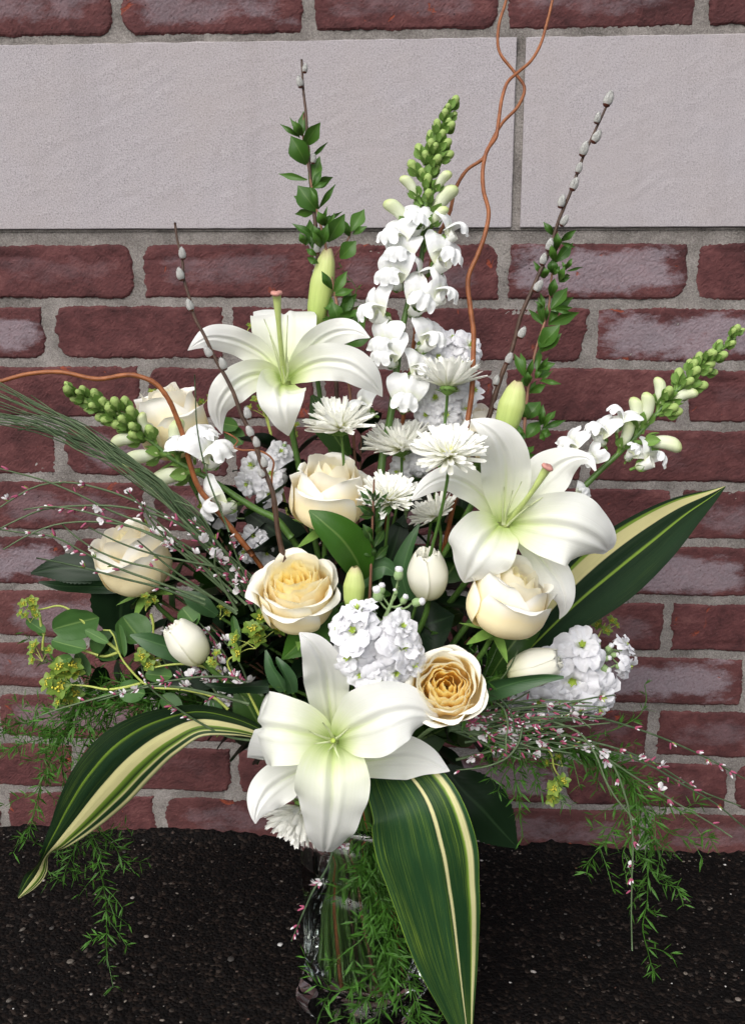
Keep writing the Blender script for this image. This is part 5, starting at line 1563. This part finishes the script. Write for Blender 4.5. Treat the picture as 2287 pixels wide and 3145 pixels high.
def broom(label, twigs, seed, anchor):
    """twigs: (points from tip to base, d tip, d base, number of bud clusters, white share)"""
    g = random.Random(seed)
    root = thing('broom_spray', label, 'foliage', P(*anchor), 'pink-budded broom sprays')
    rl = rootloc(root)
    for (pts, d0, d1, nb, wh) in twigs:
        ds = np.linspace(d0, d1, len(pts))
        w, geo = twig_geo(pts, ds, 0.00058 if nb else 0.00042, 0.0013 if nb else 0.0009)
        tw = part('twig', geo, M['stem_grey'], root)
        # tiny leaf scars
        for c in range(nb):
            t = g.uniform(0.06, 0.9)
            k = int(t * 25)
            q = w[k]
            tn = nrm(w[max(0, k - 1)] - w[min(25, k + 1)])
            side = nrm(np.cross(tn, np.array([g.gauss(0, 1), g.gauss(0, 1), g.gauss(0, 1)])))
            for j in range(g.choice([1, 2, 2, 3])):
                dv = nrm(tn * 0.9 + side * 0.8 + np.array([g.gauss(0, .35) for _ in range(3)]))
                me = g.choice([BR_B, BR_B, BR_Y, BR_Y, BR_G])
                s = g.uniform(.0042, .0068) * (0.8 if me is BR_G else 1.0)
                st = q + dv * 0.0012
                place('bud', me, tw, st, dv, scale=s)
            if g.random() < wh * 0.55:
                dv = nrm(side + tn * .4 + vdir(0, 0, 1) * .5)
                place('floret', BR_F, tw, q + dv * .002, dv, up=(0, 0, 1), spin=g.uniform(-1, 1), scale=g.uniform(.005, .0078), fwd='X')
    return root

g = random.Random(77)
tw = []
for i in range(34):                                        # dense combed bundle on the left
    a = g.uniform(-1.25, 1.25)
    b = g.uniform(-1.3, 1.3)
    e = g.uniform(-1, 1)
    s = g.uniform(0, 1)
    x0 = -120 if s < .75 else g.uniform(0, 260)
    pts = r4([(x0, 250 + 120 * a + (x0 + 120) * .35), (220 + 20 * a, 370 + 75 * a), (520, 500 + 55 * a + 25 * b), (760, 650 + 40 * b), (1000, 820 + 50 * b), (1230, 1030 + 90 * e), (1430 + 50 * e, 1280 + 100 * e), (1640, 1500 + 80 * e)])
    pts = [(p[0], p[1] + g.gauss(0, 5)) for j, p in enumerate(pts) if j == 0 or p[0] > pts[0][0] + 20]
    tw.append((pts, .36 + .02 * b, .35 + .01 * e, 0, 0))
broom('dense combed bundle of thin green broom stems sweeping to the left edge', tw, 1, (600, 1330, .34))
tw = []
for rows, nb, wh in [
        ([(-60, 1110), (120, 1020), (250, 965), (500, 935), (750, 940), (1000, 995), (1300, 1150), (1550, 1400)], 16, .3),
        ([(20, 1212), (180, 1120), (330, 1060), (550, 1035), (800, 1060), (1050, 1150), (1350, 1330), (1600, 1560)], 12, .2),
        ([(-80, 680), (100, 725), (250, 765), (500, 865), (700, 965), (950, 1065), (1200, 1200), (1500, 1450)], 6, 0),
        ([(-60, 985), (60, 905), (250, 805), (400, 785), (650, 830), (900, 925), (1200, 1090), (1500, 1400)], 12, .1),
        ([(-60, 1075), (100, 1100), (350, 1135), (550, 1240), (750, 1330), (1000, 1420), (1300, 1530)], 10, .1),
        ([(150, 960), (300, 940), (480, 960), (700, 1020), (1000, 1140), (1300, 1330), (1560, 1560)], 16, .4),
        ([(230, 1265), (360, 1290), (540, 1330), (760, 1390), (1000, 1450), (1300, 1560)], 4, 0),
        ([(390, 1050), (480, 1130), (600, 1210), (800, 1290), (1000, 1340), (1200, 1440), (1500, 1600)], 2, 0),
        ([(560, 1070), (750, 1165), (950, 1235), (1200, 1290), (1380, 1330), (1600, 1560)], 1, 0),
        ([(870, 1155), (960, 1230), (1080, 1330), (1250, 1450), (1500, 1620)], 2, 0),
        ([(905, 925), (950, 1020), (1040, 1130), (1200, 1280), (1450, 1500)], 2, 0),
        ([(1365, 1215), (1360, 1310), (1400, 1420), (1500, 1600)], 1, 0),
        ([(1232, 105), (1238, 260), (1245, 410), (1300, 700), (1450, 1100)], 0, 0),
        ([(1000, 960), (1150, 1060), (1300, 1200), (1480, 1400), (1600, 1600)], 12, .6),
        ([(1180, 1000), (1330, 1120), (1470, 1290), (1600, 1500)], 12, .6),
        ([(1450, 1120), (1500, 1260), (1560, 1400), (1640, 1640)], 10, .5),
        ([(800, 840), (1000, 1040), (1250, 1290), (1500, 1550)], 4, .1)]:
    tw.append((r4(rows), .385, .36, nb, wh))
broom('broom spray with pink and white buds in front of the far left rose', tw, 2, (600, 1400, .345))
tw = []
for rows, nb, wh in [
        ([(700, 1540), (900, 1480), (1040, 1430), (1250, 1390), (1500, 1362), (1700, 1375), (1900, 1500)], 16, .75),
        ([(1022, 1275), (1045, 1370), (1085, 1440), (1250, 1570), (1450, 1700), (1660, 1800), (1850, 1830)], 9, .15),
        ([(250, 1660), (450, 1590), (700, 1520), (900, 1470), (1150, 1430), (1500, 1480), (1800, 1560)], 4, .1)]:
    tw.append((c4(rows), .40, .37, nb, wh))
for k in range(10):
    x = g.uniform(1000, 1640)
    y = g.uniform(950, 1250)
    tw.append((c4([(x, y), (x + 120, y + 130), (x + 230, y + 300), (1750 + g.uniform(-60, 120), 1650)]), .35, .35, 7, .7))
broom('broom twigs with open white florets above the left striped blade', tw, 3, (580, 1560, .36))
tw = []
for rows, d, nb, wh in [
        ([(1760, 1060), (1649, 1010), (1450, 900), (1200, 785), (1000, 712), (700, 632), (400, 582), (150, 570), (-20, 600)], .37, 14, .05),
        ([(1800, 1400), (1649, 1290), (1480, 1150), (1300, 1045), (1100, 930), (950, 872), (700, 812), (350, 705), (100, 640), (-20, 640)], .38, 22, .3),
        ([(1575, 1342), (1450, 1260), (1300, 1172), (1150, 1080), (1000, 985), (800, 860), (500, 790), (200, 745), (-20, 700)], .385, 20, .2),
        ([(1625, 1165), (1400, 1080), (1100, 905), (900, 830), (700, 780), (400, 720), (100, 680)], .37, 18, .25),
        ([(1005, 1990), (1000, 1800), (1003, 1580), (1005, 1300), (985, 1180), (950, 1060), (890, 920), (750, 800), (500, 740), (200, 700)], .39, 14, .05),
        ([(1030, 1255), (920, 1130), (850, 1010), (800, 880), (720, 760), (580, 690), (300, 660), (50, 660)], .40, 1, 0),
        ([(285, 865), (285, 780), (295, 690), (265, 600), (180, 560), (60, 580)], .40, 1, 0),
        ([(330, 740), (320, 650), (260, 560), (150, 520), (20, 560)], .40, 1, 0),
        ([(905, 530), (760, 550), (600, 590), (420, 620), (150, 650)], .37, 3, .1),
        ([(860, 600), (650, 590), (450, 600), (200, 640), (20, 660)], .375, 8, .1),
        ([(770, 720), (700, 670), (560, 655), (350, 665), (100, 690)], .385, 3, 0),
        ([(720, 925), (620, 860), (480, 810), (300, 790), (50, 740)], .375, 4, .3),
        ([(0, 960), (200, 930), (300, 880), (365, 780), (370, 680), (300, 600)], .39, 1, 0),
        ([(700, 640), (560, 700), (300, 760), (50, 800)], .37, 12, .3),
        ([(640, 760), (420, 800), (200, 850), (0, 900)], .37, 10, .2),
        ([(355, 270), (300, 380), (200, 500), (100, 570), (0, 610)], .38, 1, 0),
        ([(270, 170), (230, 270), (180, 380), (120, 500), (0, 610)], .38, 0, 0),
        ([(420, 510), (330, 560), (180, 600), (0, 650)], .38, 5, .1)]:
    tw.append((r6(rows), d, .36, nb, wh))
for k in range(26):
    y = g.uniform(540, 860)
    x = g.uniform(350, 900)
    tw.append((r6([(x, y + g.uniform(-60, 60)), (x * .6, y * .8 + 140 + g.uniform(-30, 30)), (-40, 690 + g.uniform(-60, 60))]), .375, .36, 5, .2))
broom('broom spray with pink buds sweeping out over the right side', tw, 4, (1000, 1600, .355))
broom('short pink-budded broom twig hanging before the vase', [(r7([(195, 1012), (280, 810), (330, 700), (385, 610), (430, 530), (455, 440), (460, 300)]), .40, .375, 9, .1), (r7([(545, 378), (500, 400), (470, 420), (450, 330)]), .40, .375, 5, .9)], 5, (735, 1850, .37))

# ================================================================== asparagus fern
def fern(label, stems, seed, anchor, dens=1.0, nl=24):
    g = np.random.default_rng(seed)
    root = thing('asparagus_fern', label, 'fern', P(*anchor), 'asparagus fern fronds')
    N = []
    for (pts, d0, d1, br) in stems:
        ds = np.linspace(d0, d1, len(pts))
        n = 40
        w = spline(np.array([P(x, y, d) for (x, y), d in zip(pts, ds)]), n)
        part('frond_stem', tube(w, np.linspace(.0004, .0008, n), 5), M['fern'], root)
        L = np.linalg.norm(np.diff(w, axis=0), axis=1).sum()
        nn = max(4, int(L / 0.0085 * dens))
        nodes = []
        for t in np.linspace(0.0, 0.97, nn):
            k = min(n - 2, int(t * (n - 1)))
            q = w[k]
            tn = nrm(w[max(0, k - 1)] - w[k + 1])
            nodes.append((q, tn, 0.8 if t < .08 else 1.0))
            if g.random() < br:
                sd = nrm(np.cross(tn, g.normal(size=3)))
                bd = nrm(tn * .5 + sd * .9 + np.array([0, 0, -.15]))
                bl = g.uniform(.012, .036)
                q2 = q + bd * bl
                N.append(tube(spline(np.array([q, q + bd * bl * .5 + np.array([0, 0, .001]), q2 - np.array([0, 0, .002])]), 4), .00028, 3, False))
                for tt in np.linspace(.35, 1, max(2, int(bl / .008))):
                    nodes.append((q + bd * bl * tt, bd, 0.8))
        for q, tn, sz in nodes:
            for j in range(int(g.integers(2, 5))):
                sd = nrm(np.cross(tn, g.normal(size=3)))
                dv = nrm(tn * g.uniform(.3, 1.1) + sd)
                ln = nl * 0.00046 * g.uniform(.65, 1.25) * sz
                wv = nrm(np.cross(dv, g.normal(size=3))) * ln * 0.075
                up = np.cross(dv, wv / np.linalg.norm(wv)) * ln * 0.02
                bend = np.array([0, 0, -1]) * ln * 0.06
                a = q
                m = q + dv * ln * .5
                e = q + dv * ln + bend
                N.append((np.array([a, m + wv, e, m - wv, m + up]), [(0, 1, 4), (1, 2, 4), (2, 3, 4), (3, 0, 4)], np.zeros((5, 2))))
    o = part('needles', join(N), M['fern'], root, False)
    o['kind'] = 'stuff'
fern('feathery asparagus fern trailing down at the lower left by the striped blade tip', [
    (c5([(60, 20), (200, 60), (330, 120), (470, 60), (620, -60), (900, -160), (1300, -60)]), .30, .32, .6),
    (c5([(20, 210), (120, 160), (260, 120), (380, 20), (560, -120), (900, -180), (1250, -80)]), .30, .32, .6),
    (c5([(150, 690), (190, 560), (220, 420), (260, 300), (330, 150), (420, 0), (700, -140), (1200, -80)]), .29, .32, .7),
    (c5([(370, 420), (350, 300), (350, 180), (380, 40), (470, -100), (800, -180), (1250, -60)]), .295, .32, .5),
    (c5([(600, 1350), (600, 1200), (590, 1000), (560, 850), (520, 700), (470, 560), (430, 300), (600, 0), (1100, -60)]), .28, .31, .55),
    (c5([(350, 930), (380, 840), (430, 720), (450, 600), (440, 450), (560, 200), (1000, -40)]), .28, .31, .5),
    (c5([(690, 850), (650, 740), (560, 650), (500, 560), (480, 400), (620, 100), (1100, -40)]), .28, .31, .45)], 1, (560, 1620, .30), 1.2, 30)
fern('asparagus fern fluffing out above the left striped blade', [
    (c4([(150, 1700), (350, 1660), (550, 1560), (750, 1500), (1000, 1480), (1500, 1560)]), .33, .34, .7),
    (c4([(320, 1240), (450, 1290), (620, 1330), (850, 1400), (1200, 1480), (1600, 1600)]), .31, .34, .5),
    (c4([(400, 1800), (550, 1700), (700, 1600), (900, 1540), (1400, 1560)]), .32, .34, .7),
    (c4([(30, 1700), (120, 1780), (250, 1760), (450, 1680), (800, 1560), (1300, 1560)]), .31, .34, .5)], 2, (540, 1580, .32), 1.2, 30)
fern('asparagus fern hanging down at the lower right in front of the paving', [
    (c8([(1055, 1640), (1020, 1500), (990, 1370), (1020, 1190), (1025, 1000), (1040, 800), (1000, 600), (900, 420), (700, 250), (300, 120), (0, 60)]), .33, .34, .35),
    (c8([(1210, 1100), (1090, 1070), (1040, 940), (1010, 780), (1000, 600), (850, 380), (500, 180), (0, 60)]), .33, .34, .6),
    (c8([(640, 940), (740, 820), (800, 720), (880, 580), (930, 440), (800, 300), (400, 140), (0, 60)]), .33, .34, .6),
    (c8([(1410, 780), (1280, 780), (1180, 760), (1080, 640), (1000, 520), (850, 350), (400, 160), (0, 80)]), .34, .34, .6),
    (c8([(1240, 620), (1150, 560), (1060, 500), (950, 420), (700, 280), (300, 150), (0, 80)]), .34, .34, .7),
    (c8([(880, 1010), (860, 900), (900, 800), (960, 700), (980, 560), (850, 380), (400, 180), (0, 80)]), .33, .34, .45)], 3, (1010, 1600, .33), 1.0, 32)
fern('dark asparagus fern under the right broom spray', [
    (c8([(220, 780), (200, 620), (190, 500), (170, 400), (150, 280), (60, 160), (-150, 60)]), .35, .35, .5),
    (c8([(60, 480), (100, 380), (160, 300), (180, 200), (60, 100), (-150, 40)]), .35, .35, .8),
    (c8([(340, 480), (300, 380), (260, 290), (180, 200), (60, 110), (-150, 40)]), .35, .35, .8),
    (c8([(520, 320), (400, 300), (280, 230), (150, 150), (-150, 40)]), .34, .35, .8),
    (c8([(700, 330), (600, 280), (480, 220), (280, 140), (-100, 40)]), .34, .35, .8),
    (r6([(300, 420), (220, 460), (160, 480), (80, 520), (-60, 600)]), .36, .36, .8),
    (r6([(180, 320), (160, 400), (120, 480), (60, 560), (-60, 640)]), .36, .36, .8)], 4, (1000, 1610, .345), 1.0, 28)
fern('single thin fern frond rising at the right against the brick', [(r6([(1075, 470), (1085, 560), (1050, 640), (960, 700), (800, 760), (500, 780), (100, 740)]), .30, .33, .35)], 5, (1010, 1610, .32), .7, 28)
fern('asparagus fern spilling over the front of the glass vase', [
    (r7([(440, 1170), (540, 1080), (640, 1000), (700, 860), (680, 700), (640, 560), (640, 430), (620, 250)]), .36, .33, .5),
    (r7([(470, 720), (560, 640), (610, 580), (660, 500), (680, 380), (640, 220)]), .36, .33, .5),
    (r7([(360, 1290), (480, 1330), (600, 1290), (720, 1200), (780, 1060), (760, 850), (720, 600), (680, 350)]), .36, .33, .6),
    (r7([(570, 1500), (640, 1400), (740, 1300), (800, 1150), (800, 900), (740, 600), (680, 350)]), .36, .33, .8),
    (r7([(900, 1480), (880, 1350), (860, 1200), (850, 1000), (800, 750), (740, 500), (690, 350)]), .355, .33, .8),
    (r7([(1040, 1540), (980, 1400), (930, 1250), (880, 1100), (820, 850), (760, 600), (690, 350)]), .35, .33, .7),
    (r7([(740, 1540), (760, 1450), (790, 1330), (830, 1180), (820, 950), (760, 700), (690, 350)]), .36, .33, .8),
    (r7([(880, 900), (800, 800), (740, 700), (700, 560), (680, 350)]), .355, .33, .8)], 6, (806, 1850, .32), 1.0, 38)
fern('dark wisp of fern beside the top myrtle sprig', [([(818, 672), (800, 676), (780, 684), (765, 705), (760, 760)], .225, .235, .8), ([(790, 640), (782, 660), (772, 690), (765, 740)], .225, .235, .8)], 7, (765, 760, .235), 1.6, 18)

# ================================================================== bupleurum: round leaves, lime bracts
def star_geo(seed):
    g = np.random.default_rng(seed)
    geos = []
    for k in range(5):
        a = k * 1.2566 + g.uniform(-.15, .15)
        geos.append(xform(leaf_geo(1.0, 0.34, 0.3, 0.1, 7, 5, 0.5), frame((0, 0, 0), (math.cos(a), math.sin(a), 0.35), up=(0, 0, 1), fwd='X')))
    return join(geos)
def dots_geo(seed):
    g = np.random.default_rng(seed)
    geos = []
    for k in range(11):
        r, a = 0.42 * math.sqrt(g.random()), g.uniform(0, 6.28)
        h = 0.3 + 0.15 * g.random()
        geos.append(tube([(0, 0, 0), (r * .8 * math.cos(a), r * .8 * math.sin(a), h * .7), (r * math.cos(a), r * math.sin(a), h)], [.02, .03, .09], 5))
    return join(geos)
BST = [gm('bract', star_geo(i), M['bract']) for i in range(3)]
BDT = gm('florets', dots_geo(1), M['yellow_dots'])
def round_leaf(cx, cy, rx, ry, ang, d, tilt, seed):
    c, s = math.cos(ang), math.sin(ang)
    rows = []
    for t, w in ((-1, .10), (-.85, .52), (-.5, .86), (0, 1.0), (.5, .86), (.85, .5), (1, .03)):
        rows.append((cx + 1.15 * rx * t * c, cy + 1.15 * rx * t * s, d + 0.006 * t, 1.15 * ry * w, tilt, .25))
    return ribbon(rows, 16, 9, 0.08, 6, 0.08, seed)
def bupleurum(label, stems, leaves, heads, seed, anchor):
    g = random.Random(seed)
    root = thing('bupleurum', label, 'foliage', P(*anchor), 'lime green bupleurum')
    for pts, d0, d1 in stems:
        w = spline(np.array([P(x, y, d) for (x, y), d in zip(pts, np.linspace(d0, d1, len(pts)))]), 24)
        part('stem', tube(w, np.linspace(.0007, .0014, 24), 6), M['stem_yellow'], root)
    for i, l in enumerate(leaves):
        part('leaf', round_leaf(*l, seed * 50 + i), M['leaf_round'], root)
    for (x, y, r, d, n) in heads:
        c = P(x, y, d)
        k = pxm(c)
        for j in range(n):
            off = (g.gauss(0, .55), g.gauss(0, .5)) if n > 1 else (0, 0)
            p = P(x + off[0] * r, y + off[1] * r, d + g.uniform(-.006, .008))
            ax = vdir(off[0] * .7 + g.uniform(-.2, .2), .5 + off[1] * -.4, .7)
            s = r * k * (0.66 if n > 1 else 1.1) * g.uniform(.85, 1.15)
            o = place('bract', g.choice(BST), root, p, ax, spin=g.uniform(0, 6), scale=s)
            link('florets', BDT, o)
            part('stalk', tube(spline(np.array([c - np.array([0, 0, r * k * .9]), (c + p) / 2 - np.array([0, 0, r * k * .35]), p]), 5), .0004, 4), M['stem_yellow'], root)
    return root
bupleurum('bupleurum with round leaves and lime heads reaching out to the lower left',
          [(c4([(750, 1025), (800, 1030), (830, 1080), (850, 1160), (880, 1230), (950, 1320), (1040, 1410), (1350, 1460), (1560, 1520), (1649, 1600)]), .345, .36), (c4([(410, 1165), (480, 1150), (620, 1178), (760, 1215), (860, 1185)]), .345, .345), (c4([(480, 1420), (630, 1430), (780, 1455), (900, 1440), (1030, 1408)]), .345, .35),
           (c4([(270, 880), (330, 868), (430, 850), (480, 865), (525, 895), (640, 1000), (760, 1100), (850, 1170)]), .335, .345), (c4([(320, 1050), (310, 1120), (310, 1170)]), .335, .335), (c4([(1110, 1060), (1105, 960), (1090, 910)]), .35, .35), (c4([(1100, 1300), (1200, 1280), (1400, 1275), (1600, 1330)]), .355, .355), (c4([(180, 800), (230, 850), (270, 880), (300, 1000), (320, 1060)]), .335, .335)],
          [(550 * .3061, 1081.6 + 978 * .3061, 46, 31, -.25, .342, -15), (965 * .3061, 1081.6 + 1020 * .3061, 32, 34, .9, .335, 20), (500 * .3061, 1081.6 + 1130 * .3061, 34, 20, .25, .345, 25), (880 * .3061, 1081.6 + 1100 * .3061, 32, 9, 1.4, .35, 30), (770 * .3061, 1081.6 + 1140 * .3061, 32, 30, 1.0, .335, 10), (955 * .3061, 1081.6 + 1468 * .3061, 26, 22, .2, .35, 0),
           (700 * .3061, 1081.6 + 1070 * .3061, 26, 10, .5, .35, 0), (450 * .3061, 1081.6 + 1245 * .3061, 20, 11, -.3, .345, 10), (260 * .3061, 1081.6 + 995 * .3061, 22, 11, .6, .335, 10), (1370 * .3061, 1081.6 + 930 * .3061, 22, 22, .9, .35, 0), (1150 * .3061, 1081.6 + 1350 * .3061, 26, 16, .1, .35, 20), (1240 * .3061, 1081.6 + 1560 * .3061, 24, 18, .8, .355, 10), (600 * .3061, 1081.6 + 1270 * .3061, 26, 12, 1.1, .335, 10), (1540 * .3061, 1081.6 + 1600 * .3061, 20, 16, .4, .36, 10)],
          [(190 * .3061, 1081.6 + 820 * .3061, 22, .336, 3), (215 * .3061, 1081.6 + 915 * .3061, 20, .336, 3), (300 * .3061, 1081.6 + 1185 * .3061, 24, .338, 4), (430 * .3061, 1081.6 + 1390 * .3061, 44, .342, 13), (500 * .3061, 1081.6 + 1520 * .3061, 24, .345, 4), (1060 * .3061, 1081.6 + 1240 * .3061, 30, .348, 5), (1050 * .3061, 1081.6 + 830 * .3061, 20, .34, 3), (1560 * .3061, 1081.6 + 1230 * .3061, 22, .375, 3), (1590 * .3061, 1081.6 + 900 * .3061, 18, .34, 2)], 1, (590, 1600, .355))
bupleurum('lime bupleurum head above the low lily on its left', [(r5([(1330, 450), (1320, 480), (1290, 500), (1400, 700), (1500, 900)]), .365, .365), (r5([(1440, 370), (1380, 420), (1330, 450)]), .365, .365)],
          [(1325 * .3936, 1262 + 345 * .3936, 30, 9, 1.4, .362, 20)], [(1435 * .3936, 1262 + 365 * .3936, 36, .37, 9)], 2, (590, 1616, .36))
bupleurum('lime bupleurum head against the brick below the right striped blade', [(r6([(850, 120), (780, 250), (600, 480), (300, 600), (0, 690)]), .26, .32)], [], [(855 * .3879 + 1009.5, 1334 + 125 * .3879, 22, .265, 4)], 3, (1010, 1600, .32))
bupleurum('lime bupleurum hanging in the fern at the lower right', [(r6([(600, 1010), (560, 950), (540, 860), (420, 800), (0, 720)]), .345, .345)], [], [(575 * .3879 + 1009.5, 1334 + 1020 * .3879, 28, .35, 6), (610 * .3879 + 1009.5, 1334 + 900 * .3879, 18, .345, 2)], 4, (1010, 1614, .345))
bupleurum('yellow green bupleurum heads behind the upper lily and cream rose', [([(588, 905), (600, 960), (620, 1060), (650, 1200)], .24, .26), ([(545, 735), (560, 820), (600, 960)], .22, .24)], [(520, 965, 22, 18, .8, .24, 0), (505, 940, 20, 14, .2, .24, 0)], [(585, 900, 24, .245, 5), (545, 725, 14, .225, 2), (450, 880, 16, .24, 3), (330, 875, 14, .24, 2), (655, 960, 18, .25, 3), (448, 1105, 22, .27, 3)], 5, (650, 1200, .26))
